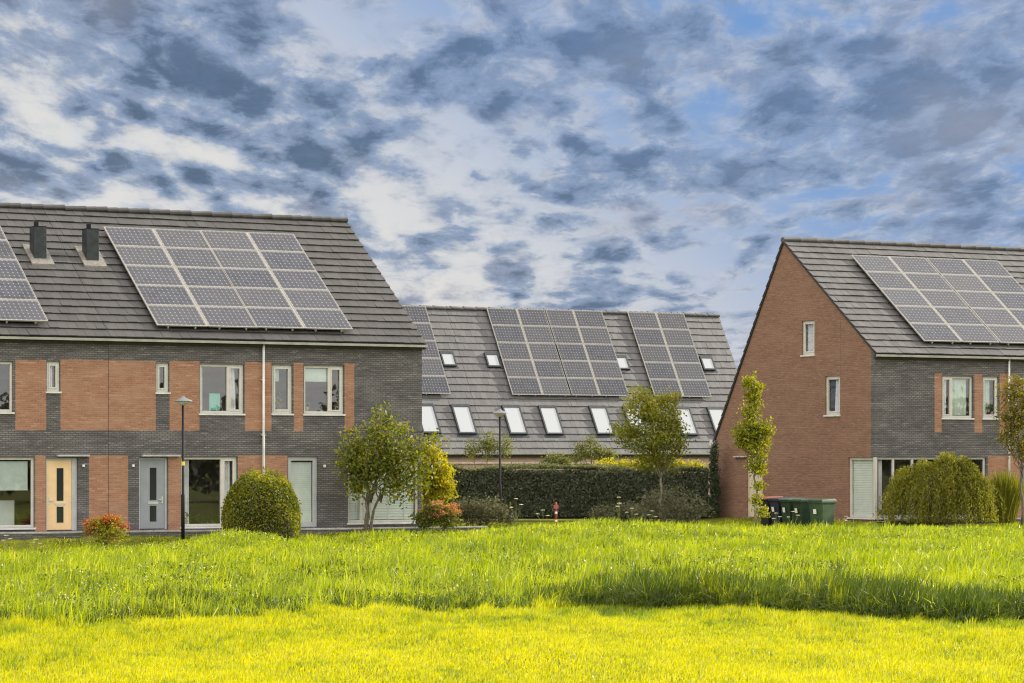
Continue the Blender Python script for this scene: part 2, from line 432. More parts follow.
def house(label, loc, rz, W, fm=FM, f_open=(), f_reg=(), g_open=(), left=False, right=False, gmat='gable', tile='tile', wallm='dark', seed=0, detail=True, corner=None):
    global FM_RD
    FM_RD = fm.rd
    h = tag(empty('terraced_house', loc, rz), label, 'house', 'terraced houses')
    ft = fm.ez-.06
    mf = lambda u, z, w: (u, w, z)
    wb = MB(); regs = [MB() for _ in f_reg]
    wall_fill(wb, 0, W, -.4, ft, list(f_open), list(f_reg), mf, meshes=regs)
    rear = lambda u, z, w: (u, fm.dep-w, z)
    wb2 = MB(); wall_fill(wb2, 0, W, -.4, fm.rez-.06, [], [], rear)
    # party walls / gables
    if not left: wb2.quad((.02,.02,-.4),(.02,fm.dep-.02,-.4),(.02,fm.dep-.02,fm.rez-.1),(.02,fm.rd,fm.rz-.2),(.02,.02,ft-.1))
    if not right: wb2.quad((W-.02,.02,-.4),(W-.02,fm.dep-.02,-.4),(W-.02,fm.dep-.02,fm.rez-.1),(W-.02,fm.rd,fm.rz-.2),(W-.02,.02,ft-.1))
    else:
        wb2.quad((W,0,-.4),(W,fm.dep,-.4),(W,fm.dep,fm.rez-.06),(W,fm.rd,fm.rz-.06),(W,0,ft))
    wb.build('front_wall', M[wallm], h)
    wb2.build('rear_wall', M['gable' if wallm != 'pinkbrick' else 'pinkbrick'], h)
    for r in regs: r.build('brick_panel', M['orange'], h)
    if left:
        gm = lambda u, z, w: (w, u, z)
        gb = MB(); strip = MB()
        cut = .24 if corner else 0
        zc = corner if corner else 0
        reg = [(0, cut, zc, ft)] if corner else []
        wall_fill(gb, 0, fm.dep, -.4, lambda d: fm.top(d)-.05, list(g_open), reg, gm, meshes=[strip])
        gb.build('gable_wall', M[gmat], h)
        if corner: strip.build('brick_corner', M['dark'], h)
    # interior, so that the windows look into a room
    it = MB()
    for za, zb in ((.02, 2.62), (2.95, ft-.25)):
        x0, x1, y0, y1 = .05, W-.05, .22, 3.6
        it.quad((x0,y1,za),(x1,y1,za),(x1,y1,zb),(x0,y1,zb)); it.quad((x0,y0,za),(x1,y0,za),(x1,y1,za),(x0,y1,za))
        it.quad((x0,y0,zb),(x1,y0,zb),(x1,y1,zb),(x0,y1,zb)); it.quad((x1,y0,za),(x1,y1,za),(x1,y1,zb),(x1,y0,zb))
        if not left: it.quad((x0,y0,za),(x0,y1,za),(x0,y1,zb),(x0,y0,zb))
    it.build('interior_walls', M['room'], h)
    # roof
    ov = .07; x0, x1 = (-ov if left else 0.0), (W+ov if right else W)
    r = MB(); r.cur = 0
    sl = (fm.rz-fm.ez)/fm.rd; sr = (fm.rz-fm.rez)/(fm.dep-fm.rd)
    pe = (-.17, fm.ez-.17*sl); pr = (fm.dep+.17, fm.rez-.17*sr)
    tiles(r, x0, x1, pe, (fm.rd, fm.rz), seed=seed, shift=seed*.11)
    tiles(r, x0, x1, pr, (fm.rd, fm.rz), seed=seed+50, shift=seed*.07, course=.40)
    r.cur = 1
    for (a, b) in ((pe, (fm.rd, fm.rz)), (pr, (fm.rd, fm.rz))):
        e = .012 if (left or right) else 0
        r.quad((x0+e,a[0],a[1]-.012),(x1-e,a[0],a[1]-.012),(x1-e,b[0],b[1]-.014),(x0+e,b[0],b[1]-.014))
        r.quad((x0+e,a[0],a[1]-.09),(x1-e,a[0],a[1]-.09),(x1-e,b[0],b[1]-.09),(x0+e,b[0],b[1]-.09))
        for xx in (x0+e, x1-e): r.quad((xx,a[0],a[1]-.012),(xx,b[0],b[1]-.014),(xx,b[0],b[1]-.09),(xx,a[0],a[1]-.09))
    ro = r.build('roof', [M[tile], M['deck']], h)
    rt = MB(); x = x0; k = 0; rr = random.Random(seed)
    while x < x1-.02:
        xe = min(x+.36, x1); prof = [(math.cos(q)*.13, math.sin(q)*.10) for q in np.linspace(-.75, math.pi+.75, 10)]
        up = .012*(k % 2) + rr.uniform(-.006, .008)
        for (ya, za), (yb, zb) in zip(prof[:-1], prof[1:]):
            rt.quad((x,fm.rd+ya,fm.rz+.015+za+up),(xe,fm.rd+ya,fm.rz+.015+za+up+.02),(xe,fm.rd+yb,fm.rz+.015+zb+up+.02),(x,fm.rd+yb,fm.rz+.015+zb+up))
        for xx, uu in ((x, up), (xe, up+.02)):
            rt.quad(*[(xx, fm.rd+ya, fm.rz+.015+za+uu) for ya, za in prof])
        x = xe; k += 1
    rt.build('ridge_tiles', M[tile], ro)
    # gutters (open half round troughs) on both eaves
    for nm, y, z, sg in (('gutter', -.22, fm.ez-.235, -1), ('gutter', fm.dep+.22, fm.rez-.23, 1)):
        g = MB(); pr_ = [(sg*-.06, .075), (sg*-.06, 0), (sg*.055, 0), (sg*.07, .075), (sg*.055, .075), (sg*.045, .015), (sg*-.045, .015), (sg*-.045, .075)]
        pr_ = [(y+a, z+b) for a, b in pr_]; n = len(pr_)
        for i in range(n):
            a, b = pr_[i], pr_[(i+1) % n]; g.quad((x0,a[0],a[1]),(x1,a[0],a[1]),(x1,b[0],b[1]),(x0,b[0],b[1]))
        for xx in (x0, x1):
            g.quad(*[(xx, a, b) for a, b in pr_[:4]])
        g.build(nm, M['zinc'], h)
    sf = MB(); sf.box(x0+.01, x1-.01, -.15, -.004, fm.ez-.30, fm.ez-.19); sf.build('eave_board', M['deck'], h)
    sf = MB(); sf.box(x0+.01, x1-.01, fm.dep+.004, fm.dep+.15, fm.rez-.22, fm.rez-.17); sf.build('eave_board', M['deck'], h)
    return h

MF = lambda u, z, w: (u, w, z)
def rect(t0, xa, xb, ya, yb, d=0.0):               # photo bearings -> (u0,u1,z0,z1) on a facade whose corner is at t0
    ta, _ = front(xa, 400, d); tb, _ = front(xb, 400, d)
    _, z1 = front((xa+xb)/2, ya, d); _, z0 = front((xa+xb)/2, yb, d)
    return [ta-t0, tb-t0, max(z0, -.39), z1]
def add(h, kind, r, **k): return r

tC1, _ = front(422); tBC, _ = front(262); tAB, _ = front(108.3); WB = tBC-tAB
tA0 = tAB-WB
# --- left house, west of the first party line
zf = 0.0
A_win = rect(tA0, -62, 13, 361, 412); A_sm = rect(tA0, 46.7, 60, 361.5, 391.5)
A_gw = rect(tA0, -66, 34.4, 457.3, 528.3); A_dr = rect(tA0, 46, 77.7, 458, 530.6)
regA = [rect(tA0, 15.4, 46.2, 359.8, 430.3), rect(tA0, 60.6, 108.3, 359.8, 430.3), rect(tA0, 35.3, 45.6, 455.5, 536), rect(tA0, 89, 108.3, 455.5, 536)]
regA[1][1] = WB; regA[3][1] = WB
hA = house('terraced house at far left with cream front door and roller blind', S(tA0), AL, WB, f_open=[A_win, A_sm, A_gw, A_dr], f_reg=regA, seed=1)
w_ = window(hA, MF, *A_win, mul=(.3,), sash=(0,)); curtain(w_, MF, A_win[0]+.1, A_win[0]+.5, A_win[2]+.1, A_win[3]-.1)
w_ = window(hA, MF, *A_sm, sash=(0,)); curtain(w_, MF, A_sm[0]+.12, A_sm[0]+.24, A_sm[2]+.1, A_sm[3]-.1, w=.175)
w_ = window(hA, MF, *A_gw, mul=(.34,))
rb = MB(); rb.box(A_gw[0]+.1, A_gw[1]-.16, .145, .149, A_gw[3]-.95, A_gw[3]-.12, MF); rb.box(A_gw[0]+.1, A_gw[1]-.16, .137, .16, A_gw[3]-.98, A_gw[3]-.95, MF); rb.build('roller_blind', M['roller'], w_)
kt = MB(); kt.box(A_gw[1]-2.2, A_gw[1]-.35, .75, 1.3, .02, .95, MF); kt.build('kitchen_counter', M['blind'], hA)
door(hA, MF, *A_dr, 'cream', 'right', side=.16)
def extras(h, t0, can, lampx, W):
    c = rect(t0, can[0], can[1], 455.0, 456.4)
    k = MB(); k.box(c[0], c[1], -.16, -.004, c[2], c[3]+.01, MF); k.build('door_canopy', M['zinc'], h)
    q = rect(t0, lampx-1.1, lampx+1.1, 464.5, 467)
    l = MB(); l.box(q[0], q[1], -.07, -.003, q[2], q[3], MF); l.build('wall_lamp', M['white'], h, bevel=.01)
extras(hA, tA0, (56, 88), 83, WB)
# --- middle house
B_sm = rect(tAB, 156.3, 169, 363, 392.4); B_win = rect(tAB, 199.9, 243.8, 364.2, 413.6)
B_dr = rect(tAB, 139, 167.8, 457.7, 529.4); B_gw = rect(tAB, 181.2, 237.3, 457, 526.6)
regB = [rect(tAB, 108.3, 155.8, 360.6, 430.5), rect(tAB, 169.6, 199.5, 361, 430.5), rect(tAB, 245, 262, 362, 430.8),
        rect(tAB, 108.3, 128, 455.5, 536), rect(tAB, 168.4, 180.8, 455.5, 536), rect(tAB, 238, 262, 455.5, 536)]
for q in (0, 3): regB[q][0] = 0
for q in (2, 5): regB[q][1] = WB
hB = house('middle terraced house with grey front door and teal board upstairs', S(tAB), AL, WB, f_open=[B_sm, B_win, B_dr, B_gw], f_reg=regB, seed=2)
window(hB, MF, *B_sm, sash=(0,))
w_ = window(hB, MF, *B_win, mul=(.655,), sash=(1,)); curtain(w_, MF, B_win[0]+1.02, B_win[0]+1.24, B_win[2]+.1, B_win[3]-.1, w=.175, lean=.06); curtain(w_, MF, B_win[0]+.08, B_win[0]+.16, B_win[2]+.1, B_win[3]-.1, w=.175)
w_ = window(hB, MF, *B_gw, mul=(.735,), sash=(1,)); curtain(w_, MF, B_gw[0]+1.45, B_gw[0]+1.72, .2, B_gw[3]-.1, w=.175); curtain(w_, MF, B_gw[0]+.1, B_gw[0]+.32, .2, B_gw[3]-.1, w=.175, wl=.1)
door(hB, MF, *B_dr, 'greydoor', 'left', side=.10)
extras(hB, tAB, (141, 179), 132.8, WB)
def downpipe(h, u, ztop=5.72, zbot=-.1):
    p = MB(); p.tube([(u,-.12,ztop),(u,-.12,zbot)], .04, 10)
    for z in (4.6, 2.9, 1.2): p.box(u-.055, u+.055, -.13, -.003, z, z+.03)
    p.build('downpipe', M['sill'], h, True)
downpipe(hB, WB+.0)
mj = MB(); mj.box(-.007, .007, -.003, .01, -.3, EZ-.32); mj.build('movement_joint', M['deck'], hB)
# --- end house
WC = tC1-tBC
C_w1 = rect(tBC, 272.3, 292.4, 365, 413.6); C_w2 = rect(tBC, 304, 343.8, 365.6, 414)
C_dr = rect(tBC, 288, 317.6, 456.5, 527); C_gw = rect(tBC, 348, 418.6, 457, 522.5)
regC = [rect(tBC, 262, 271.5, 362, 430.8), rect(tBC, 293.8, 303.2, 362.8, 431), rect(tBC, 344.6, 354.2, 363.4, 431), rect(tBC, 262, 287.4, 455.5, 536)]
for q in (0, 3): regC[q][0] = 0
hC = house('end terraced house with glazed door and venetian blinds behind the small tree', S(tBC), AL, WC, f_open=[C_w1, C_w2, C_dr, C_gw], f_reg=regC, right=True, seed=3)
w_ = window(hC, MF, *C_w1, sash=(0,)); curtain(w_, MF, C_w1[0]+.12, C_w1[0]+.3, C_w1[2]+1.0, C_w1[3]-.1, w=.18, m='netcurtain')
w_ = window(hC, MF, *C_w2, mul=(.65,), sash=(1,)); rb = MB(); rb.box(C_w2[0]+.1, C_w2[0]+.85, .145, .149, C_w2[3]-.5, C_w2[3]-.1, MF); rb.build('roller_blind', M['roller'], w_)
w_ = window(hC, MF, *C_dr, fm='framegrey', bar=.13, sash=(), sill=False, name='glazed_door'); venetian(w_, MF, C_dr[0]+.14, C_dr[1]-.14, .1, C_dr[3]-.2, tapes=(.22, .62))
hd = MB(); hd.box(C_dr[1]-.09, C_dr[1]-.05, .02, .055, .9, 1.05, MF); hd.build('handle', M['chrome'], w_)
w_ = window(hC, MF, *C_gw, mul=(.2,)); venetian(w_, MF, C_gw[0]+.1, C_gw[1]-.1, C_gw[2]+.1, C_gw[3]-.1, tapes=(.12, .35, .6, .85), pitch=.085)
q = rect(tBC, 323, 325, 464.8, 467.4); l = MB(); l.box(q[0], q[1], -.07, -.003, q[2], q[3], MF); l.build('wall_lamp', M['white'], hC, bevel=.01)
# --- right corner house
tDE, _ = front(1007); WD = tDE
D_w1 = rect(0, 942.3, 972.8, 376.2, 418.0); D_w2 = rect(0, 982.7, 998.5, 376.8, 418.2); D_gw = rect(0, 876, 986, 457.3, 517.4)
D_gw[0] = 0.0
regD = [rect(0, 934.6, 941.6, 373.5, 432.4), rect(0, 974.6, 982.3, 374, 432.6), rect(0, 999.8, 1007, 374, 433), rect(0, 988, 1007, 456, 536)]
for q in (2, 3): regD[q][1] = WD
def grect(xa, xb, ya, yb):
    d1, _ = gable(xa); d0, _ = gable(xb); _, z1 = gable((xa+xb)/2, ya); _, z0 = gable((xa+xb)/2, yb); return [d0, d1, z0, z1]
G1 = grect(801.8, 814.5, 320.6, 355); G2 = grect(825, 840, 376, 415); G3 = [0.0, grect(848.4, 877, 457, 520)[1], D_gw[2], D_gw[3]]
G4 = grect(747, 762.5, 457, 521); G4[2], G4[3] = 0, 2.32
hD = house('corner house on the right with tall gable in shade-darkened orange brick and wheelie bins beside it', S(0), AL, WD, f_open=[D_w1, D_w2, D_gw], f_reg=regD, g_open=[G1, G2, G3, G4], left=True, seed=4, corner=D_gw[3]+.001, tile='tile_lit')
MG = lambda u, z, w: (w, u, z)
w_ = window(hD, MF, *D_w1, mul=(.33,), sash=(0,)); curtain(w_, MF, D_w1[0]+.55, D_w1[0]+1.2, D_w1[2]+.1, D_w1[3]-.1, w=.18, m='netcurtain'); curtain(w_, MF, D_w1[0]+.12, D_w1[0]+.28, D_w1[2]+.1, D_w1[3]-.1, w=.175)
w_ = window(hD, MF, *D_w2, sash=(0,)); curtain(w_, MF, D_w2[0]+.1, D_w2[0]+.42, D_w2[2]+.1, D_w2[3]-.1, w=.18, m='netcurtain')
w_ = window(hD, MF, *D_gw, mul=(.17, .34, .67)); curtain(w_, MF, D_gw[0]+.25, D_gw[0]+.42, .4, D_gw[3]-.1, w=.175)
w_ = window(hD, MG, *G1, sash=(0,)); curtain(w_, MG, G1[0]+.12, G1[1]-.12, G1[2]+.1, G1[3]-.1, w=.175)
w_ = window(hD, MG, *G2, sash=(0,)); curtain(w_, MG, G2[0]+.15, G2[0]+.45, G2[2]+.1, G2[3]-.1, w=.175, lean=.08)
w_ = window(hD, MG, *G3, bar=.09); venetian(w_, MG, G3[0]+.12, G3[1]-.1, G3[2]+.1, G3[3]-.12, w=.14, tapes=())
dd = MB(); dd.box(G4[0]+.06, G4[1]-.06, .09, .14, .02, G4[3]-.06, MG); do = dd.build('side_door', M['beige'], hD)
ff = MB(); ff.box(G4[0], G4[0]+.06, .05, .15, 0, G4[3], MG); ff.box(G4[1]-.06, G4[1], .05, .15, 0, G4[3], MG); ff.box(G4[0]+.06, G4[1]-.06, .05, .15, G4[3]-.06, G4[3], MG); ff.build('door_frame', M['beige'], do)
c = MB(); c.box(G4[1]+.0, G4[1]+.75, -.12, -.004, 2.22, 2.25, MG); c.build('door_canopy', M['sill'], hD)
cp = MB(); cp.box(-.015, .085, -.015, .085, D_gw[2], D_gw[3]-.003); cp.build('corner_post', M['frame'], hD)
gb_ = MB(); gb_.box(-.12, .12, DEPTH+.02, DEPTH+.28, 2.62, 2.84); gb_.build('gutter_box', M['sill'], hD, bevel=.01)
downpipe(hD, WD)
dj, _ = gable(840.6); mj = MB(); mj.box(-.003, .01, dj-.006, dj+.006, G2[3]+.02, FM.top(dj)-.12); mj.build('movement_joint', M['bark'], hD)
# --- house beyond the right edge
WE = 5.3
E_w = [.35, .95, D_w1[2], D_w1[3]]; E_w2 = [1.6, 3.1, D_w1[2], D_w1[3]]; E_d = [.75, 1.7, .02, D_gw[3]]; E_g = [2.6, 4.7, .3, D_gw[3]]
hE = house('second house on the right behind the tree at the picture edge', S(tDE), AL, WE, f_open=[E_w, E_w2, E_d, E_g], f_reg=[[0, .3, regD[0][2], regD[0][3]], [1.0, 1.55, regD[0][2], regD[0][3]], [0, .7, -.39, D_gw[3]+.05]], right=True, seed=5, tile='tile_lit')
window(hE, MF, *E_w, sash=(0,)); window(hE, MF, *E_w2, mul=(.6,)); window(hE, MF, *E_g, mul=(.4,)); door(hE, MF, *E_d, 'greydoor')

# --- far row seen from its garden side
FB = Form(ez=5.6, rd=5.5, rz=9.38, dep=9.6, rez=2.56)
RP = at(717.6, 153.0) ; WK = 5.25
root0 = RP + B*5.5
bk = ['far terraced house at the right end of the row, small tree in front', 'far terraced house with panels right of the middle party line',
      'far terraced house behind the slim garden lamp, panels left of middle', 'far terraced house half hidden by the dark brick end house']
far_normal = (B*-1*(FB.rz-FB.rez) + Z*(FB.dep-FB.rd)).normalized()
far_up = (B*(FB.dep-FB.rd) + Z*(FB.rz-FB.rez)).normalized()
far_pt = Vector((RP.x, RP.y, FB.rz))
FARH = []
for k in range(4):
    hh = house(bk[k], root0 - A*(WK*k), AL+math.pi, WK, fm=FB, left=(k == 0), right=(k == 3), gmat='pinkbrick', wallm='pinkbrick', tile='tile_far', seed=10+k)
    FARH.append(hh)
def skylight(h, px, py, w, l, n=far_normal, up=far_up, p=far_pt):
    q = hit(px, py, p + n*.09, n)
    Mx = Matrix((A, up, n)).transposed().to_4x4(); Mx.translation = q
    hw = Matrix.Translation(h.location) @ Matrix.Rotation(h.rotation_euler.z, 4, 'Z')
    f = MB(); k = .075
    for b in ((-w/2, -w/2+k, 0, l), (w/2-k, w/2, 0, l), (-w/2+k, w/2-k, 0, k), (-w/2+k, w/2-k, l-k*1.8, l)): f.box(b[0], b[1], b[2], b[3], -.12, .05)
    f.box(-w/2-.1, w/2+.1, -.16, -.003, -.075, -.05)
    o = f.build('skylight', M['vent'], h); o.matrix_local = hw.inverted() @ Mx
    g = MB(); g.quad((-w/2+k,k,.02),(w/2-k,k,.02),(w/2-k,l-k*1.8,.02),(-w/2+k,l-k*1.8,.02)); g.build('skylight_pane', M['skyglass'], o)
    return o
for px, py, k in ((450.2, 366, 3), (494.8, 367, 2), (624, 369.5, 1), (710, 370, 0)): skylight(FARH[k], px, py, .74, .82)
for px, py, k in ((432, 433.2, 3), (468.2, 433.8, 3), (519, 434.2, 2), (555.5, 434.4, 2), (606, 434.4, 1), (640, 434.6, 1), (690, 435, 0), (724, 435, 0)): skylight(FARH[k], px, py, .98, 1.62)

# roof vents on the left terrace
th = math.atan2(RZ-EZ, RD)
rn = (B*-math.sin(th) + Z*math.cos(th)); rup = (B*math.cos(th) + Z*math.sin(th)); rp = P0 + Z*EZ
def vent(h, px, py):
    q = hit(px, py, rp + rn*.05, rn); loc = Matrix.Rotation(-AL, 4, 'Z') @ (q - h.location)
    x, y, z = loc
    v = MB(); v.box(x-.2, x+.2, y, y+.42, z-.1, z+1.0)
    o = v.build('roof_vent', M['vent'], h, bevel=.01)
    c = MB(); c.box(x-.204, x+.204, y-.004, y+.424, z+1.002, z+1.03); c.box(x-.13, x-.02, y+.12, y+.23, z+1.032, z+1.17); c.build('vent_cap', M['black'], o)
    f = MB(); sl = math.tan(th)
    P = lambda a, b: (x+a, y+b, z+b*sl+.035)
    Q = lambda a, b: (x+a, y+b, z+b*sl-.03)
    f.hexa([Q(-.36,-.24),Q(.38,-.24),Q(.38,.62),Q(-.36,.62),P(-.36,-.24),P(.38,-.24),P(.38,.62),P(-.36,.62)])
    f.build('flashing', M['lead'], o)
vent(hA, 40.5, 259.5); vent(hB, 93, 261.5)

# ------------------------------------------------------------------ solar arrays
PW, PH = 1.65, 0.985
M['cell'] = cellmat('solar_cells', PW, PH)
def make_array(label):
    r = tag(empty('solar_array'), label, 'solar panels', 'rooftop solar arrays')
    pme = fme = None
    for i in range(2):
        for j in range(5):
            x, y = i*(PW+.055), j*(PH+.014)
            if pme is None:
                a = MB(); a.quad((.02,.02,.036),(PW-.02,.02,.036),(PW-.02,PH-.02,.036),(.02,PH-.02,.036)); a.quad((.02,.02,.005),(.02,PH-.02,.005),(PW-.02,PH-.02,.005),(PW-.02,.02,.005))
                p = a.build('solar_panel', M['cell'], r); pme = p.data
                f = MB(); k = .021
                for b in ((0,PW,0,k),(0,PW,PH-k,PH),(0,k,k,PH-k),(PW-k,PW,k,PH-k)): f.box(b[0], b[1], b[2], b[3], 0, .042)
                fo = f.build('panel_frame', M['alu'], p); fme = fo.data
            else:
                p = bpy.data.objects.new('solar_panel', pme); COL.objects.link(p); p.parent = r
                fo = bpy.data.objects.new('panel_frame', fme); COL.objects.link(fo); fo.parent = p
            p.location = (x, y, 0)
    L = 5*(PH+.014)
    for x0_ in (.35, 1.25, 2.05, 2.95):
        b = MB(); b.box(x0_, x0_+.04, -.03, L, -.07, -.004); b.build('mounting_rail', M['alu'], r)
    b = MB(); b.box(PW+.004, PW+.051, 0, L-.014, .02, .036); b.build('joint_cover', M['alu'], r)
    return r
AW = 2*PW+.055
def place(r, p, up, n):
    Mx = Matrix((A, up*(1.09 if up is rup else 1.0), n)).transposed().to_4x4(); Mx.translation = p; r.matrix_world = Mx
def roofhit(px, py, n, p, off=.15): return hit(px, py, p + n*off, n)
arr = make_array('solar panels cut by the left picture edge, beside the two roof vents')
place(arr, roofhit(48, 322, rn, rp) - A*AW, rup, rn)
specs = [('solar panels on the left terrace, just right of the second roof vent', roofhit(157, 326, rn, rp), rup, rn),
         ('solar panels nearest the right verge of the left terrace roof', roofhit(255.5, 328.0, rn, rp), rup, rn),
         ('solar panels nearest the gable on the right hand house', roofhit(924, 341.5, rn, rp), rup, rn),
         ('solar panels on the right hand roof reaching past the picture edge', roofhit(924, 341.5, rn, rp) + A*(AW+.06), rup, rn),
         ('solar panels on the far roof half hidden by the left terrace', roofhit(450.6, 394.2, far_normal, far_pt) - A*AW, far_up, far_normal),
         ('solar panels on the far roof, left half of the double block', roofhit(512.3, 395, far_normal, far_pt), far_up, far_normal),
         ('solar panels on the far roof, right half of the double block', roofhit(569.9, 395.6, far_normal, far_pt), far_up, far_normal),
         ('solar panels on the far roof nearest its right end, above the young tree', roofhit(654.5, 396.6, far_normal, far_pt), far_up, far_normal)]
for lb, p, u_, n_ in specs:
    c = copy_tree(arr); c['label'] = lb; place(c, p, u_, n_)

# ------------------------------------------------------------------ ground
def gauss(x, y, cx, cy, rx, ry): return np.exp(-((x-cx)/rx)**2 - ((y-cy)/ry)**2)
def ground_h(x, y):
    x = np.asarray(x, float); y = np.asarray(y, float)
    t = (x-P0.x)*A.x + (y-P0.y)*A.y; d = (x-P0.x)*B.x + (y-P0.y)*B.y
    f = -.34 + .05*np.sin(x*.7+1.3)*np.cos(y*.31) + .03*np.sin(x*1.9+y*.8)
    f = f + .44*gauss(x, y, 2.2, 88, 3.6, 6) + .40*gauss(x, y, -7.6, 83.6, 1.9, 3) + .16*gauss(x, y, 10, 95, 9, 7) - .17*gauss(x, y, -15, 82, 6.2, 9)
    f = f + .04*np.sin(y*.5)*np.clip((y-50)/30, 0, 1)
    k = np.clip((d+1.75)/.5, 0, 1); k = k*k*(3-2*k)
    mid = np.clip((t-(-16.2))/1.0, 0, 1)*np.clip((-.5-t)/1.0, 0, 1)
    return f*(1-k) + (-.03 - .15*mid)*k
def axis(c0, c1, step, far):
    a = list(np.arange(c0, c1+1e-6, step)); g = step
    while a[-1] < far: g *= 1.5; a.append(a[-1]+g)
    g = step
    while a[0] > -far: g *= 1.5; a.insert(0, a[0]-g)
    return np.array(a)
gx, gy = axis(-34, 40, .6, 3500), axis(20, 125, .6, 3500)
XX, YY = np.meshgrid(gx, gy); ZZ = ground_h(XX, YY)
nx, ny = len(gx), len(gy)
idx = np.arange(nx*ny).reshape(ny, nx)
F = np.stack([idx[:-1,:-1], idx[:-1,1:], idx[1:,1:], idx[1:,:-1]], -1).reshape(-1, 4)
m, t = mat('meadow_soil'); g_ = t.new('ShaderNodeNewGeometry').outputs['Position']
n1 = t.noise(g_, .8, 5, .6); n2 = t.noise(g_, 6, 4, .7)
c = t.mix(t.step(n1, .35, .65), (.075, .082, .010), (.14, .145, .012)); c = t.mix(t.m('MULTIPLY', t.step(n2, .5, .75), .5), c, (.055, .05, .02))
principled(t, c, .95, 0, .1, n2, .05)
M['soil'] = m
tag(quads_obj('ground', np.stack([XX, YY, ZZ], -1).reshape(-1, 3), F, M['soil']), kind='structure')
def sheet(name, pts, z, m_):
    b = MB(); b.quad(*[(p.x, p.y, z) for p in pts]); return tag(b.build(name, m_), kind='structure')
sheet('pavement', [S(-48, -1.15), S(tC1+.4, -1.15), S(tC1+.4, -.01), S(-48, -.01)], .004, M['paving'])
sheet('garden_path', [S(-.3, -1.15), S(14, -1.15), S(14, -.01), S(-.3, -.01)], .004, M['paving'])

def low_wall(label, t0, t1, d0, top, gap=None):
    r = tag(empty('garden_wall', S(t0, d0), AL), label, 'wall', 'low brick walls edging the meadow')
    L = t1-t0
    w = MB(); w.box(0, L, 0, .2, -.6, top); w.build('brick_wall', M['dark'], r)
    c = MB(); x = 0
    while x < L-.01:
        xe = min(x+1.0, L); c.box(x+.003, xe-.003, -.025, .225, top+.002, top+.05); x = xe
    c.build('coping', M['sill'] if False else M['copingm'], r, bevel=.006)
M['copingm'] = plain('coping_stone', (.30, .29, .28), .8, var=.2, scale=4)
low_wall('low dark brick wall below the front doors of the left terrace', tA0-6, tC1+1.6, -1.35, -.005)
low_wall('low dark brick wall under the corner window and weeping shrub', -.4, 14, -1.35, .03)

# ------------------------------------------------------------------ grass
def blades(name, x, y, h, wd, mat_, lean=.35, tint=None, label=None, cat='grass', wind=(.3, -.1)):
    n = len(x); z = ground_h(x, y) - .01
    a = rng.uniform(0, 2*np.pi, n); ln = np.abs(rng.normal(0, lean, n))*h
    dx = np.cos(a)*ln + wind[0]*h*rng.uniform(0, .6, n); dy = np.sin(a)*ln + wind[1]*h
    f = rng.uniform(-.9, .9, n); wx = np.cos(f)*wd/2; wy = np.sin(f)*wd/2
    V = np.empty((n, 6, 3), np.float32)
    for i, (q, r_, k) in enumerate(((0, 1, 0), (.62, .8, .34), (1, .12, 1))):
        zz = z + h*q*(1 - .5*k*np.clip(ln/h, 0, 1.3))
        cx = x + dx*k; cy = y + dy*k
        V[:, 2*i] = np.stack([cx-wx*r_, cy-wy*r_, zz], 1); V[:, 2*i+1] = np.stack([cx+wx*r_, cy+wy*r_, zz], 1)
    b = np.arange(n)[:, None]*6
    F = np.concatenate([b+np.array([[0,1,3,2]]), b+np.array([[2,3,5,4]])], 1).reshape(-1, 4)
    if tint is None: tint = rng.uniform(0, 1, n)
    o = quads_obj(name, V.reshape(-1, 3), F, mat_, np.repeat(tint, 6))
    return tag(o, label, cat, None, 'stuff')
def edge_y(x):     # mown lawn / long grass boundary
    return np.interp(x, [-30, -8.2, -4.5, -1.5, 1.2, 3.5, 7.7, 30], [36, 44.0, 47.5, 50.0, 51.5, 49.5, 45.8, 40]) + .35*np.sin(x*1.7) + .25*np.sin(x*4.1+1)
def clumped(n, y0, y1, pad=1.5):
    y = y0 + (y1-y0)*rng.uniform(0, 1, n)**1.0; hw = y*.172+pad; x = rng.uniform(-1, 1, n)*(y1*.172+pad)
    k = np.abs(x) < hw; return x[k], y[k]
def vnoise(x, y, sc, seed=0):   # cheap value noise
    r = np.random.default_rng(seed).uniform(0, 1, (256, 256)); X = np.asarray(x)*sc+100; Y = np.asarray(y)*sc+100
    i, j = np.floor(X).astype(int), np.floor(Y).astype(int); fx, fy = X-i, Y-j; fx = fx*fx*(3-2*fx); fy = fy*fy*(3-2*fy)
    g = lambda a, b: r[a % 256, b % 256]
    return (g(i,j)*(1-fx)+g(i+1,j)*fx)*(1-fy) + (g(i,j+1)*(1-fx)+g(i+1,j+1)*fx)*fy
M['lawn'] = grassmat('mown_grass', (.13, .20, .005), (.41, .405, .002), (.53, .490, .002), (.50, .46, .08), .5, (1.66, 1.62, .3))
M['bank'] = grassmat('bank_grass', (.020, .044, .005), (.066, .10, .007), (.40, .41, .015), (.60, .58, .25), .4)  # darker copy of the meadow grass, shade of the bank face painted in
M['meadow'] = grassmat('long_grass', (.040, .082, .006), (.235, .285, .006), (.48, .485, .006), (.50, .45, .15))
x, y = clumped(430000, 27.5, 53)
k = y < edge_y(x)+.5; x, y = x[k], y[k]
lt = rng.uniform(0, 1, len(x))
tus = vnoise(x, y*.5, 1.6, 3); e = np.clip(1-(edge_y(x)-y)/(5.5+5*vnoise(x, y*.3, .35, 41)), 0, 1)**.8
h = (.045 + .05*rng.uniform(0, 1, len(x)) + .10*np.clip(tus-.55, 0, 1)) * (1 + 1.0*e*np.clip(vnoise(x, y*.6, 1.9, 5)*1.8-.5, 0, 1) + 1.2*e*np.clip(vnoise(x, y*.5, 4.3, 6)*2-.8, 0, 1))
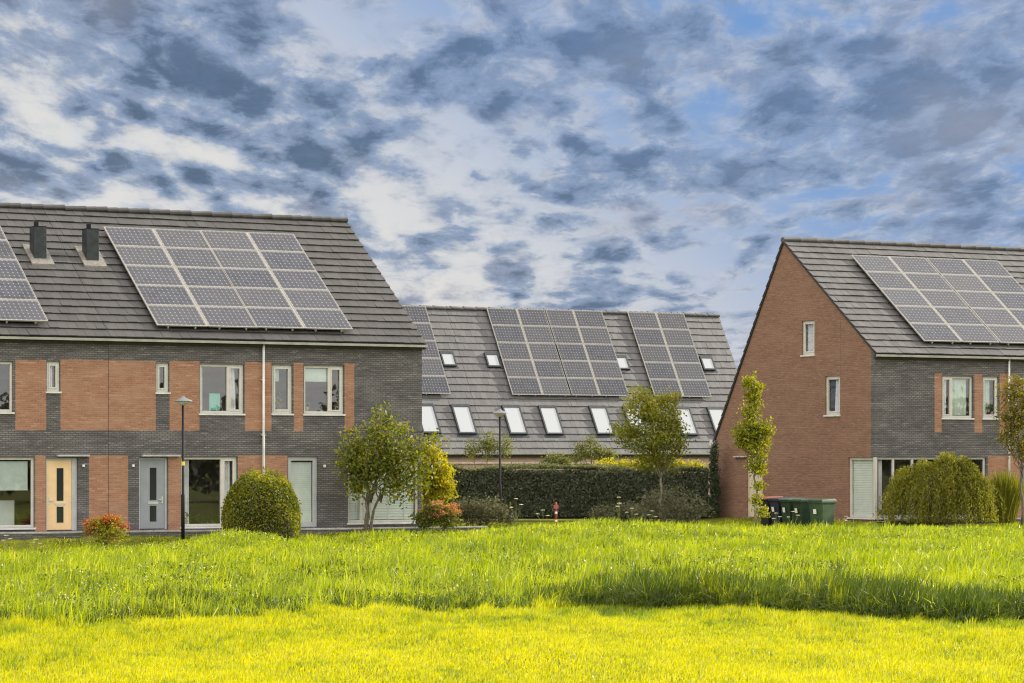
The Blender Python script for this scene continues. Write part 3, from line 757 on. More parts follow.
lt = np.clip(lt*.9 + .06 - .62*e - .5*e*np.clip(vnoise(x, y*.6, 1.9, 5)*1.5-.35, 0, 1) - .25*np.clip(vnoise(x, y*.6, 1.1, 15)*2-1.2, 0, 1), 0, 1)
blades('lawn_grass', x, y, h, rng.uniform(.007, .016, len(x)), M['lawn'], .55, lt, label='short mown yellow green grass across the foreground')
def keep_clear(x, y):      # nothing grows under the bins or the low walls
    q = np.ones(len(x), bool)
    for bx, by in BIN_SPOTS: q &= (x-bx)**2+(y-by)**2 > .42**2
    return q
BIN_SPOTS = [tuple((at(822, 98.3) + B*o)[:2]) for o in (0, .98, 1.68, 2.32, 2.96)]
x, y = clumped(620000, 43, 112)
d = (x-P0.x)*B.x + (y-P0.y)*B.y; tt = (x-P0.x)*A.x + (y-P0.y)*A.y
lim = np.where((tt < tC1+1.7) | (tt > -.6), -1.45, 7.2)
k = (y > edge_y(x)) & (d < lim) & keep_clear(x, y); x, y, tt, d = x[k], y[k], tt[k], d[k]
inn = y-edge_y(x)
right = np.clip((x-.2)/1.6, 0, 1)
bank = np.exp(-(np.clip(inn-.2, 0, 99)/5.0)**2)
nz = vnoise(x, y*.6, .5, 8); n2 = vnoise(x, y*.8, 1.5, 9); n4 = vnoise(x, y, 3.6, 12)
tus = np.clip((.5*n2+.5*n4-.35)*2.4, 0, 1)
h = .15 + .10*nz + .26*tus**1.4 + bank*(.11*right) + .20*np.clip(nz-.6, 0, 1)*2
h *= np.clip(.55 + inn/.9, 0, 1)
h *= 1 - .35*np.clip((y-68)/18, 0, 1)
h *= np.where(x < -9.0, 1 - .30*np.clip((y-70)/8, 0, 1), 1)
h *= np.where(d > -2.5, .55, 1)
h *= rng.uniform(.5, 1.15, len(x))
den = np.clip(.25 + .95*tus + bank*.4 + .5*np.clip((y-78)/5, 0, 1), .2, 1)
k = rng.uniform(0, 1, len(x)) < den; x, y, h, tus = x[k], y[k], h[k], tus[k]
w = rng.uniform(.011, .026, len(x))*np.clip(y/60, .9, 1.35)
ti = np.clip(rng.uniform(0, 1, len(x))*.9 + .12 - .22*(1-tus), 0, 1)
blades('meadow_grass', x, y, h*1.12, w, M['meadow'], .72, ti, label='tall unmown meadow grass between the lawn and the houses')
# dense arching front row of the bank
nfr = 85000; x = rng.uniform(-9.8, 11, nfr); y = edge_y(x) + rng.uniform(0, 2.4, nfr)**1.2
r_ = np.clip((x-.0)/1.4, 0, 1); g2 = vnoise(x, x*0, 1.3, 21); g3 = vnoise(x, y, 2.6, 22)
keep = rng.uniform(0, 1, nfr) < (.22 + .55*np.clip((g2-.5)*3, 0, 1)*(1-r_) + .78*r_); x, y, r_, g2, g3 = x[keep], y[keep], r_[keep], g2[keep], g3[keep]
h = (.13 + .26*r_ + .22*g2*(.45+r_) + .20*g3)*rng.uniform(.45, 1.1, len(x))*np.clip(.45+(y-edge_y(x)), 0, 1)
n = 230000; rx_ = rng.uniform(-10, 11, n); dd_ = rng.uniform(-.6, 9.5, n); ry_ = edge_y(rx_)-dd_
pk = vnoise(rx_, ry_*.45, .8, 71)*.55 + vnoise(rx_, ry_*.6, 2.3, 72)*.45
kk = rng.uniform(0, 1, n) < np.clip(1.5*np.exp(-(np.clip(dd_, 0, 10)/5.0)**2)*np.clip((pk-.2+.12*(dd_ < 2))*2.4, 0, 1), 0, 1)
rx_, ry_, pk, dd_ = rx_[kk], ry_[kk], pk[kk], dd_[kk]
blades('rough_grass', rx_, ry_, (.06 + .20*np.clip(pk-.3, 0, 1))*rng.uniform(.6, 1.3, len(rx_))*np.clip(1.15-dd_/9, .3, 1.2), rng.uniform(.009, .02, len(rx_)), M['meadow'], 1.0, np.clip(rng.uniform(-.1, .62, len(rx_)), 0, 1), label='rough half cut grass where the lawn meets the long grass')
# separate tussocks scattered over the near meadow
tx_, ty_ = rng.uniform(-11, 9, 150), rng.uniform(0, 1, 150)**1.5*20 + .3; ty_ = ty_ + edge_y(tx_)
for cx_, cy_ in zip(tx_, ty_):
    m_ = int(rng.uniform(60, 260)); r0 = rng.uniform(.12, .5); a_ = rng.uniform(0, 6.28, m_); q_ = np.sqrt(rng.uniform(0, 1, m_))*r0
    x = np.append(x, cx_+q_*np.cos(a_)*1.5); y = np.append(y, cy_+q_*np.sin(a_)); h = np.append(h, rng.uniform(.25, .55)*rng.uniform(.5, 1.05, m_)*(1-.4*(q_/r0)**2))
blades('bank_grass', x, y, h, rng.uniform(.012, .028, len(x)), M['bank'], .8, np.clip(rng.uniform(0, 1, len(x))*1.0-.14, 0, 1), label='taller shade-toned strip of long grass along the mown lawn')

def leaves(P, size, normal=None, nb=0.0, aspect=.55, droop=0.0):
    """leaf shaped quads at points P (n,3) -> V,F"""
    n = len(P); d = rng.normal(0, 1, (n, 3)); 
    if normal is not None: d = d*(1-nb) + normal*nb*1.6
    d /= np.linalg.norm(d, axis=1, keepdims=True)+1e-9
    u = rng.normal(0, 1, (n, 3)); u[:, 2] -= droop
    u -= d*(u*d).sum(1, keepdims=True); u /= np.linalg.norm(u, axis=1, keepdims=True)+1e-9
    v = np.cross(d, u); s = size*rng.uniform(.6, 1.25, (n, 1))
    V = np.stack([P-u*s*.5, P+v*s*aspect*.5+d*s*.06, P+u*s*.5-d*s*.1, P-v*s*aspect*.5+d*s*.06], 1)
    F = np.arange(n*4).reshape(n, 4); return V.reshape(-1, 3), F
M['weed'] = leafmat('weed_leaf', (.06, .10, .012), (.20, .25, .02), (.62, .60, .28), .35, .35)

# broad leaved weeds and clover between the blades
n = 120000; y = 46 + 50*rng.uniform(0, 1, n)**1.35; x = rng.uniform(-1, 1, n)*(y*.172+1)
d = (x-P0.x)*B.x + (y-P0.y)*B.y; pt = vnoise(x, y*.6, .9, 61)*.6 + vnoise(x, y*.8, 2.4, 62)*.4
k = (y > edge_y(x)+.1) & (d < -1.6) & (rng.uniform(0, 1, n) < np.clip((pt-.38)*4, .05, 1)) & keep_clear(x, y); x, y, pt = x[k], y[k], pt[k]
hz = rng.uniform(.03, 1, len(x))**.7*(.14 + .30*np.clip(pt-.3, 0, 1))*np.clip(.5+(y-edge_y(x))/2, .4, 1)*(1-.3*np.clip((y-70)/15, 0, 1))
V, F = leaves(np.stack([x, y, ground_h(x, y)+hz], 1), .075, None, 0, .5)
tag(quads_obj('meadow_weeds', V, F, M['weed'], np.repeat(rng.uniform(0, 1, len(x)), 4)), 'broad leaved weeds growing through the long grass', 'weeds', None, 'stuff')
# short verge under the low brick wall
n = 30000; x = rng.uniform(-17, -6.5, n); y = rng.uniform(77, 92, n); d = (x-P0.x)*B.x + (y-P0.y)*B.y
k = d < -1.5; x, y = x[k], y[k]
blades('verge_grass', x, y, rng.uniform(.07, .20, len(x)), rng.uniform(.014, .026, len(x)), M['meadow'], .6, None, label='short rough grass along the foot of the low wall')

# ------------------------------------------------------------------ plants
def in_blobs(blobs, n, shell=.5):
    """points in a union of ellipsoids, mostly near the outside"""
    vol = np.array([b[3]*b[4]*b[5] for b in blobs])**.75; k = rng.choice(len(blobs), n, p=vol/vol.sum())
    b = np.array(blobs)[k]; d = rng.normal(0, 1, (n, 3)); d /= np.linalg.norm(d, axis=1, keepdims=True)
    r = rng.uniform(0, 1, (n, 1))**(shell); return b[:, :3] + d*r*b[:, 3:6], d
def crown(name, blobs, clumps, per, cr, size, m_, parent, shell=.45, nb=.25, droop=.4, tintbias=None, flat=.7):
    C, D = in_blobs(blobs, clumps, shell)
    C = np.repeat(C, per, 0); D = np.repeat(D, per, 0); ct = np.repeat(rng.uniform(0, 1, clumps), per)
    P = C + rng.normal(0, 1, C.shape)*cr*np.array([1, 1, flat])
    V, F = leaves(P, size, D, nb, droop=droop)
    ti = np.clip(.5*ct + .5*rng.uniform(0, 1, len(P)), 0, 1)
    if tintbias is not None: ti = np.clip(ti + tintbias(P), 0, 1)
    return quads_obj(name, V, F, m_, np.repeat(ti, 4), parent), C[::per]
def branch(mb, p, q, r0, r1, wob=.06, n=5):
    p, q = Vector(p), Vector(q); pts = []; L = (q-p).length
    for i in range(n+1):
        f = i/n; o = Vector((random.uniform(-1, 1), random.uniform(-1, 1), 0))*wob*L*math.sin(f*math.pi)
        pts.append(p.lerp(q, f) + o + Vector((0, 0, .08*L*math.sin(f*math.pi))))
    mb.tube(pts, [r0+(r1-r0)*i/n for i in range(n+1)], 7)
def tree(kind, label, px, Y, blobs, trunk, nclump, per, cr, size, m_, bark='bark', limbs=8, group=None, z0=-.05, stems=None, droop=.4, tintbias=None, shell=.45):
    """blobs and trunk in metres about the foot"""
    r = tag(empty(kind, at(px, Y, z0)), label, 'tree' if 'tree' in kind else 'bush', group)
    cr_, C = crown('crown', blobs, nclump, per, cr, size, m_, r, droop=droop, tintbias=tintbias, shell=shell)
    tb = MB(); (tx, tz, tr) = trunk
    top = Vector((tx, 0, tz))
    if stems is None: stems = [(0, 0)]
    for sx, sy in stems:
        branch(tb, (sx*.3, sy*.3, -.1), (top.x+sx, sy, tz), tr, tr*.62, .03, 6)
    for i in range(limbs):
        c = Vector(C[random.randrange(len(C))]); sx, sy = random.choice(stems)
        s0 = Vector((top.x+sx, sy, tz*random.uniform(.75, 1.0))); branch(tb, s0, c, tr*.45, .006, .1, 6)
    tb.build('trunk', M[bark], r, True)
    return r
M['darkcore'] = plain('dark_core', (.035, .030, .018), .95, var=.4, scale=9)  # solid core darkened so gaps between the leaves stay dark
M['l_apple'] = leafmat('apple_leaf', (.070, .095, .012), (.20, .215, .018), (.38, .26, .03), .48)
M['l_gold'] = leafmat('golden_leaf', (.19, .21, .008), (.42, .37, .010), (.50, .40, .012), .5)
M['l_young'] = leafmat('young_tree_leaf', (.115, .135, .016), (.25, .26, .022), (.36, .31, .03), .45)
M['l_slim'] = leafmat('slim_tree_leaf', (.12, .145, .010), (.27, .275, .012), (.38, .33, .012), .5)
M['l_round'] = leafmat('round_bush_leaf', (.070, .095, .008), (.22, .225, .012), (.42, .36, .012), .5)
M['l_willow'] = leafmat('willow_leaf', (.105, .115, .014), (.26, .255, .02), (.44, .38, .03), .48)
M['l_ornam'] = leafmat('ornamental_grass', (.09, .11, .012), (.22, .22, .015), (.36, .31, .04), .45)
M['l_hedge'] = leafmat('hedge_leaf', (.075, .092, .062), (.125, .145, .088), (.21, .22, .06), .35)
M['l_ivy'] = leafmat('ivy_leaf', (.036, .058, .034), (.070, .095, .048), None, .3)
M['l_dark'] = leafmat('dark_shrub_leaf', (.080, .082, .056), (.13, .13, .080), (.20, .18, .10), .35)
M['l_hyd'] = leafmat('hydrangea_leaf', (.05, .08, .012), (.12, .14, .018), None, .4)
M['bloom'] = leafmat('hydrangea_bloom', (.42, .17, .07), (.55, .30, .12), (.62, .42, .2), .35, hue=(1, .7, .4))
M['l_spirea'] = leafmat('mixed_bush_leaf', (.12, .15, .010), (.36, .33, .012), (.45, .09, .02), .45)
M['l_flame'] = leafmat('red_leaf', (.30, .06, .02), (.42, .12, .03), (.45, .30, .03), .45, hue=(1, .6, .4))
M['l_far'] = leafmat('garden_tree_leaf', (.085, .10, .03), (.17, .18, .05), (.26, .24, .05), .4)
M['l_red'] = leafmat('russet_leaf', (.10, .095, .014), (.20, .17, .02), (.34, .18, .03), .45)

def k2m(px, py, Y, foot): return ((px-foot)/FPX*Y, zof(py, Y)+.05)
def blobs_px(foot, Y, L):     # (px,py,rx_px,rz_px[,dy]) read off the photograph -> metres about the foot
    s = Y/FPX; out = []
    for b in L:
        x, z = k2m(b[0], b[1], Y, foot); rx, rz = b[2]*s, b[3]*s
        out.append((x, b[4] if len(b) > 4 else random.uniform(-.25, .25)*rx, z, rx, (rx+rz)/2*.9, rz))
    return out
Yt = 92.8
tree('fruit_tree', 'small spreading green tree with forked trunk before the end house', 366, Yt,
     blobs_px(366, Yt, [(383,425,12,14),(378,440,22,20),(355,445,14,16),(345,457,14,14),(365,468,24,22),(392,462,26,24),(412,455,20,18),(430,440,12,9),(400,485,20,17),(420,478,13,14),(358,486,14,14),(402,432,8,10),(385,412,5,8)]),
     (.15, 1.15, .055), 340, 17, .18, .14, M['l_apple'], stems=[(0,0),(.3,.1),(-.1,-.1)], limbs=14, shell=.7)
tree('golden_bush', 'bright golden yellow bush behind the small spreading tree', 432, 96.5,
     blobs_px(432, 96.5, [(430,462,18,16),(440,478,14,15),(422,482,16,18),(436,495,15,12),(428,452,10,8),(447,490,7,9)]), (0, .9, .05), 300, 18, .12, .12, M['l_gold'], limbs=6)
hy = tag(empty('hydrangea_bush', at(438, 92.4, -.05)), 'rounded hydrangea with rusty orange blooms by the house corner', 'bush')
crown('foliage', blobs_px(438, 92.4, [(430,515,13,11),(446,518,13,10),(436,508,12,7),(420,520,9,8)]), 170, 14, .09, .10, M['l_hyd'], hy, shell=.35)
crown('blooms', blobs_px(438, 91.9, [(440,506,12,6),(453,513,8,10),(449,519,10,8),(430,508,12,5),(424,516,8,7),(440,515,12,8)]), 85, 34, .055, .05, M['bloom'], hy, shell=.25)
# clipped dome
def dome(kind, label, px, Y, w, ztop, m_, n, size, parts='foliage', squash=1.0, z0=-.1, lump=.11, cat='bush'):
    r = tag(empty(kind, at(px, Y, z0)), label, cat)
    H = ztop-z0; q = rng.uniform(0, 1, n)**.8; ph = rng.uniform(0, 2*np.pi, n); e = 2.5
    rad = (1-np.clip(q, 0, .999)**e)**(1/e)
    lum = 1 + lump*(2*vnoise(np.cos(ph)*2+q, np.sin(ph)*2+q*2, 1.3, int(px))-1) - np.abs(rng.normal(0, .05, n))
    tuck = np.where(q < .2, .9+.5*q, 1)
    P = np.stack([w/2*rad*np.cos(ph)*lum*tuck, w/2*.95*rad*np.sin(ph)*lum*tuck, H*q*(.97+.03*lum)*np.where(q > .9, lum, 1)], 1)
    d = P/np.array([w/2, w/2, H])**2; d[:, 2] *= 1.2; d /= np.linalg.norm(d, axis=1, keepdims=True)+1e-9
    P += rng.normal(0, .025, P.shape); V, F = leaves(P, size, d, .22); ti = np.clip(rng.uniform(0, 1, n)*.7 + .3*vnoise(P[:, 0], P[:, 2], 3.0, 4), 0, 1)
    quads_obj(parts, V, F, m_, np.repeat(ti, 4), r)
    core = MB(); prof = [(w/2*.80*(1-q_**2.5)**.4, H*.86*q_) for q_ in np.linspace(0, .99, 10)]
    core.lathe([(max(a, .01), b) for a, b in prof], 18); core.build('inner_core', M['darkcore'], r, True)
    return r
dome('round_bush', 'clipped round yellow green bush in front of the downpipe', 262, 86.6, 2.33, 1.80, M['l_round'], 15000, .085)
sp = tag(empty('flowering_bush', at(107, 87.3, -.35)), 'low bush with red and yellow leaves between the two front doors', 'bush')
crown('foliage', [(b[0], b[1], b[2]+.3, b[3], b[4], b[5]) for b in blobs_px(107, 87.3, [(97,528,13,8),(112,526,14,9),(123,532,8,6),(104,523,10,5),(108,535,18,6)])], 130, 14, .08, .085, M['l_spirea'], sp, shell=.4)
crown('red_leaves', [(b[0], b[1], b[2]+.3, b[3], b[4], b[5]) for b in blobs_px(107, 87.0, [(97,524,13,6),(108,521,14,5),(92,529,9,6),(120,526,9,5)])], 70, 16, .06, .075, M['l_flame'], sp, shell=.4)
tb = MB()
for i in range(7): branch(tb, (random.uniform(-.1,.1),0,0), (random.uniform(-.5,.5),random.uniform(-.2,.2),.6), .012, .004)
tb.build('stems', M['bark'], sp)
# dark shrubs at the foot of the hedge
for (kind, lb, px, Y, L) in (
    ('dark_shrub', 'low grey green shrub at the foot of the slim lamp post', 478, 98.5, [(470,512,22,13),(490,510,18,14),(462,505,12,8),(505,516,12,9)]),
    ('dark_shrub', 'broad dark shrub under the young tree by the hedge', 665, 101.0, [(668,500,26,17),(690,508,20,17),(648,506,18,16),(665,515,38,11)]),
    ('dark_shrub', 'low brownish shrub left of the broad dark shrub', 615, 100.0, [(610,514,18,9),(628,512,16,11),(600,516,12,7)])):
    r = tag(empty(kind, at(px, Y, -.1)), lb, 'bush', 'dark shrubs along the hedge')
    bl = blobs_px(px, Y, L)
    crown('foliage', bl, 260, 14, .12, .085, M['l_dark'], r, shell=.4)
    tb = MB()
    for i in range(14):
        b = random.choice(bl); branch(tb, (random.uniform(-.4,.4),random.uniform(-.2,.2),0), (b[0]+random.uniform(-.5,.5), b[1], b[2]+b[5]*.9), .012, .004)
    tb.build('stems', M['bark'], r)
# young tree by the hedge
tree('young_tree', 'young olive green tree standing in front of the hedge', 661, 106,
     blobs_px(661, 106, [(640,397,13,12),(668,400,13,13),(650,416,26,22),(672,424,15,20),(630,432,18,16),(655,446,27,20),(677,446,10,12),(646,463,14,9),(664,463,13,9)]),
     (.0, 1.9, .055), 430, 18, .14, .12, M['l_young'], 'palebark', limbs=14, shell=.6, tintbias=lambda P: .25*np.clip((P[:, 2]-3.3)/1.2, 0, 1))  # crown top tinted paler: sunlight put into the leaf colour
tree('slim_tree', 'slim upright yellow green tree beside the gable door', 756, 98,
     blobs_px(756, 98, [(750,382,9,10,0),(755,395,10,12,0),(750,412,9,12,0),(748,432,14,14,0),(763,430,10,12,0),(756,448,15,14,0),(757,466,10,11,0),(760,484,6,6,0),(757,500,5,8,0),(762,512,5,6,0),(742,440,9,9,0)]),
     (.0, 2.9, .045), 330, 17, .10, .115, M['l_slim'], 'palebark', limbs=8, shell=.6)
tree('russet_tree', 'russet leaved tree with a dark trunk at the right picture edge', 1022, 103,
     blobs_px(1022, 103, [(1015,395,13,16),(1010,415,12,16),(1022,420,16,22),(1008,437,10,14),(1024,448,14,14),(1030,400,14,18),(1016,380,8,7)]),
     (.0, 2.1, .05), 300, 15, .13, .11, M['l_red'], 'bark', limbs=10, shell=.6)
# weeping shrub
ww = tag(empty('weeping_shrub', at(943, 102.6, -.05)), 'wide weeping shrub hanging over the low wall beside the corner window', 'bush')
WC_ = [(rng.uniform(0, 6.28), math.sqrt(rng.uniform(.0, .95)), rng.normal(0, .11)) for _ in range(80)]
n = 980; V_, F_, T_ = [], [], []
st = MB()
for i in range(n):
    rx, ry = 1.92, 1.2; ca, cR, ch = WC_[i % len(WC_)]
    x0, y0 = cR*rx*math.cos(ca) + rng.normal(0, .2), cR*ry*math.sin(ca) + rng.normal(0, .16); R0 = min(1.02, math.hypot(x0/rx, y0/ry))
    zt = 2.16*(1-.42*R0**2.4) + ch*(1-.6*R0) + rng.normal(0, .09) + .12*math.sin(x0*3.1) + .10*math.sin(x0*7.3+1); zb = max(.08, zt - rng.uniform(.7, 2.6))
    m_ = int(26 + 26*(zt-zb)); f = np.linspace(0, 1, m_)
    sw = rng.uniform(.95, 1.25)
    P = np.stack([x0*(.78+.33*sw*np.sqrt(f)) + rng.normal(0, .045, m_), y0*(.75+.33*np.sqrt(f)) + rng.normal(0, .045, m_), zt + .08*np.sin(f*3.1) - (zt-zb)*f**1.3], 1)
    V, F = leaves(P, .085, None, 0, .4, droop=1.8); V_.append(V); F_.append(F + 4*sum(len(q) for q in F_)); T_.append(np.repeat(np.clip(rng.uniform(0, 1)*.55 + rng.uniform(0, 1, m_)*.45, 0, 1), 4))
    if i % 8 == 0: st.tube([(x0*.2, y0*.2, 1.5), tuple(P[0]), tuple(P[m_//2]), tuple(P[-1])], [.014, .008, .005, .003], 5)
quads_obj('foliage', np.concatenate(V_), np.concatenate(F_), M['l_willow'], np.concatenate(T_), ww)
st.tube([(0,0,-.1),(.05,0,.8),(0,0,1.6)], [.11,.09,.05], 8); st.build('trunk', M['bark'], ww)
# ornamental grass
og = tag(empty('ornamental_grass', at(1004, 103.6, -.05)), 'tall upright clump of yellow ornamental grass right of the weeping shrub', 'plant')
n = 2600; a = rng.uniform(0, 2*np.pi, n); r0 = np.sqrt(rng.uniform(0, 1, n)); h = 1.80*(1-.25*r0**2)*rng.uniform(.65, 1.08, n)
bx_, by_ = .38*r0*np.cos(a), .30*r0*np.sin(a); tx, ty = bx_*(1.25+.45*h)+rng.normal(0, .12, n), by_*(1.3+.5*h); wd = .012
V = np.empty((n, 6, 3)); ff_ = rng.uniform(0, np.pi, n)
for i, (q, k, w_) in enumerate(((0, 0, 1), (.6, .45, .9), (1, 1, .15))):
    cx, cy = bx_+(tx-bx_)*k, by_+(ty-by_)*k; zz = h*q
    V[:, 2*i] = np.stack([cx-np.cos(ff_)*wd*w_, cy-np.sin(ff_)*wd*w_, zz], 1); V[:, 2*i+1] = np.stack([cx+np.cos(ff_)*wd*w_, cy+np.sin(ff_)*wd*w_, zz], 1)
b = np.arange(n)[:, None]*6; F = np.concatenate([b+np.array([[0,1,3,2]]), b+np.array([[2,3,5,4]])], 1).reshape(-1, 4)
quads_obj('blades', V.reshape(-1, 3), F, M['l_ornam'], np.repeat(rng.uniform(0, 1, n), 6), og)
# hedge
def leafbox(P0_, P1_, th, H, n, size, m_, parent, nm='foliage', z0=0.0, wob=.10):
    p, q = Vector(P0_), Vector(P1_); L = (q-p).length; ux = (q-p)/L; uy = Vector((-ux.y, ux.x, 0))
    u = rng.uniform(0, L, n); f = rng.uniform(0, 1, n); top = f < .34
    v = np.where(top, rng.uniform(-th/2, th/2, n), np.where(rng.uniform(0, 1, n) < .8, -th/2, th/2)); z = np.where(top, H, rng.uniform(0, H, n))
    bul = wob*(2*vnoise(u, z, 1.4, 31)-1) + wob*.6*(2*vnoise(u, z, 4.0, 32)-1)
    v = v + np.where(top, 0, np.sign(v)*bul) + rng.normal(0, .03, n); z = z + np.where(top, wob*1.3*(2*vnoise(u, v, 1.1, 33)-1) + np.abs(rng.normal(0, .05, n)), 0)
    P = np.stack([p.x+ux.x*u+uy.x*v, p.y+ux.y*u+uy.y*v, z0+z], 1)
    N = np.where(top[:, None], np.array([[0, 0, 1.0]]), np.sign(v)[:, None]*np.array([[uy.x, uy.y, .2]]))
    V, F = leaves(P, size, N, .35); ti = np.clip(rng.uniform(0, .8, n) + np.where(top, .25, 0) , 0, 1)  # top leaves tinted lighter, the lit hedge top is in their colour
    return quads_obj(nm, V, F, m_, np.repeat(ti, 4), parent), (p, ux, uy, L)
hg = tag(empty('hedge'), 'long clipped dark hedge between the two terraces', 'hedge')
HA, HB = at(424, 113.2), at(708, 112.6)
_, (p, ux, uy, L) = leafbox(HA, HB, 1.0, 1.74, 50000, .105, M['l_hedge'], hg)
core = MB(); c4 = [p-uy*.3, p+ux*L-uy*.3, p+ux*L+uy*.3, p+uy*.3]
core.hexa([(q.x, q.y, -.1) for q in c4] + [(q.x, q.y, 1.62) for q in c4]); core.build('inner_core', M['darkcore'], hg)
iv = tag(empty('ivy_column', at(713, 112.0)), 'dark ivy column climbing the rear corner of the gable house', 'plant')
bl = blobs_px(713, 112.0, [(714,458,3.5,13,0),(714,474,4.5,13,0),(714,490,5.5,13,0),(713,508,6.5,13,0),(715,447,2,5,0)])
crown('foliage', bl, 330, 15, .055, .085, M['l_ivy'], iv, shell=.35)
tb = MB()
for i in range(5): branch(tb, (random.uniform(-.15,.15), .05, -.1), (random.uniform(-.1,.1), .05, 2.5), .03, .01, .04)
tb.build('stems', M['bark'], iv)
# garden planting behind the hedge
gt = (('garden_shrub', 'loose three stemmed grey green shrub behind the slim lamp post', 487, 128, [(473,448,7,12),(489,446,9,14),(505,447,6,12)], 130),
      ('garden_shrub', 'open green shrub rising above the middle of the hedge', 590, 126, [(583,450,9,8),(597,452,10,8),(608,456,8,7),(578,458,7,6),(590,442,4,5)], 130),
      ('garden_shrub', 'small yellowish shrub just showing over the hedge', 560, 127, [(555,459,9,5),(566,461,8,4),(548,461,6,4)], 70),
      ('garden_shrub', 'sunlit yellow green shrub behind the hedge left of the young tree', 618, 121, [(610,466,14,6),(628,466,12,6),(640,465,10,6)], 110),
      ('garden_shrub', 'sunlit yellow green shrub behind the hedge right of the young tree', 690, 121, [(680,467,12,5),(697,467,12,5)], 80))
for kind, lb, px, Y, L, nn in gt:
    r = tag(empty(kind, at(px, Y, -.05)), lb, 'bush', 'garden shrubs behind the hedge')
    bl = blobs_px(px, Y, L); crown('foliage', bl, nn, 12, .13, .115, M['l_gold'] if 'sunlit' in lb else M['l_far'], r, shell=.6)
    tb = MB()
    for b in bl: branch(tb, (b[0]*.35, 0, -.05), (b[0], b[1], b[2]+b[5]*.5), .03, .008)
    tb.build('stems', M['bark'], r)
# garden fence with pale coping behind the hedge
fn = tag(empty('garden_fence', at(432, 131), 0), 'pale topped garden fence just above the hedge', 'fence')
L = (632-432)/FPX*131
pn = MB(); x = 0
while x < L: pn.box(x+.004, min(x+.14, L)-.004, 0, .03, -.1, 1.92); x += .14
pn.build('fence_boards', plain('fence_wood', (.33, .23, .17), .8), fn)
cp = MB(); cp.box(0, L, -.06, .09, 1.924, 1.98); cp.build('fence_cap', plain('fence_cap_wood', (.55, .46, .38), .7), fn)
for i in range(6):
    ps = MB(); ps.box(L*i/5-.05, L*i/5+.05, .032, .13, -.1, 1.922); ps.build('fence_post', M['palebark'], fn)

# ------------------------------------------------------------------ street furniture
def lamp(label, px, Y, ztop, z0, band=False):
    r = tag(empty('street_lamp', at(px, Y, z0)), label, 'street lamp', 'street lamps'); H = ztop-z0
    p = MB(); p.tube([(0,0,-.1),(0,0,H*.32),(0,0,H*.33),(0,0,H-.22)], [.055,.055,.038,.036], 12); p.build('pole', M['black'], r, True)
    h = MB(); h.lathe([(.30,H-.13),(.29,H-.115),(.16,H-.05),(.07,H-.015),(.045,H+.02),(.01,H+.03)], 24); h.build('lamp_shade', M['shade'], r, True)
    g = MB(); g.lathe([(.05,H-.25),(.07,H-.25),(.12,H-.2),(.24,H-.135),(.05,H-.134)], 24); g.build('lamp_glass', M['lampglass'], r, True)
    if band:
        b = MB(); b.lathe([(.042,H*.525),(.047,H*.527),(.047,H*.55),(.042,H*.552)], 12); b.build('reflector_band', M['yellow'], r)
M['shade'] = plain('lamp_shade_grey', (.20, .20, .21), .4, .3, var=.1)
M['lampglass'] = plain('lamp_glass', (.62, .62, .60), .25, var=.05)
M['yellow'] = plain('yellow_band', (.75, .55, .03), .5, var=.05)
lamp('black street lamp with yellow band beside the grey door', 183, 88.6, zof(397, 88.6), -.25, True)
lamp('slim black street lamp in front of the hedge', 500, 107.5, zof(410, 107.5), -.05)
# wheelie bins along the gable
def wheelie(label, d, t_, body, lid, H=1.10, W=.52, turn=0.0, lidtilt=0.0):
    r = tag(empty('wheelie_bin', (BIN_SPOTS[d][0], BIN_SPOTS[d][1], float(ground_h(*BIN_SPOTS[d]))-.01), AL - math.pi/2 + turn), label, 'bin', 'wheelie bins along the gable')
    b = MB(); y0, y1 = -.33, .33; zb, zt = .08, H-.08
    b.hexa([(-W*.40,y0*.72,zb),(W*.40,y0*.72,zb),(W*.40,y1*.8,zb),(-W*.40,y1*.8,zb),(-W*.5,y0,zt),(W*.5,y0,zt),(W*.5,y1,zt),(-W*.5,y1,zt)])
    b.build('bin_body', body, r, bevel=.03)
    rm = MB(); rm.box(-W*.53, W*.53, y0-.03, y1+.03, zt-.06, zt+.002); rm.build('rim', body, r, bevel=.012)
    l = MB(); l.hexa([(-W*.54,y0-.05,zt+.006),(W*.54,y0-.05,zt+.006),(W*.54,y1+.05,zt+.006),(-W*.54,y1+.05,zt+.006),(-W*.50,y0,zt+.055),(W*.50,y0,zt+.055),(W*.46,y1,zt+.085),(-W*.46,y1,zt+.085)])
    l.build('lid', lid, r, bevel=.015)
    hd = MB(); hd.tube([(-W*.4,y1+.06,zt-.02),(-W*.4,y1+.12,zt-.0),(W*.4,y1+.12,zt-.0),(W*.4,y1+.06,zt-.02)], .016, 8); hd.build('handle_bar', body, r)
    sk = MB(); sk.quad((-.07,y0-.006,.62),(.07,y0-.006,.62),(.07,y0-.031,.78),(-.07,y0-.031,.78)); sk.build('sticker', M['white'], r)
    for s in (-1, 1):
        w = MB(); n = 14
        ring = [(math.cos(q)*.1, math.sin(q)*.1) for q in np.linspace(0, 2*math.pi, n, endpoint=False)]
        w.tube([(s*W*.42,.27,.1),(s*W*.42+s*.05,.27,.1)], .1, 14); w.build('wheel', M['black'], r)
    return r
def plastic(n_, c): return plain(n_, c, .6, var=.25, scale=4)
pb, pn_, pg, pdg, por = plastic('black_plastic', (.012,.012,.013)), plastic('navy_plastic', (.014,.018,.034)), plastic('green_plastic', (.034,.072,.030)), plastic('dark_green_plastic', (.016,.038,.018)), plastic('orange_plastic', (.24,.055,.025))
wheelie('black wheelie bin with an orange lid nearest the slim tree', 4, -.75, pb, por)
wheelie('dark navy wheelie bin beside the orange lidded bin', 3, -.75, pn_, pn_)
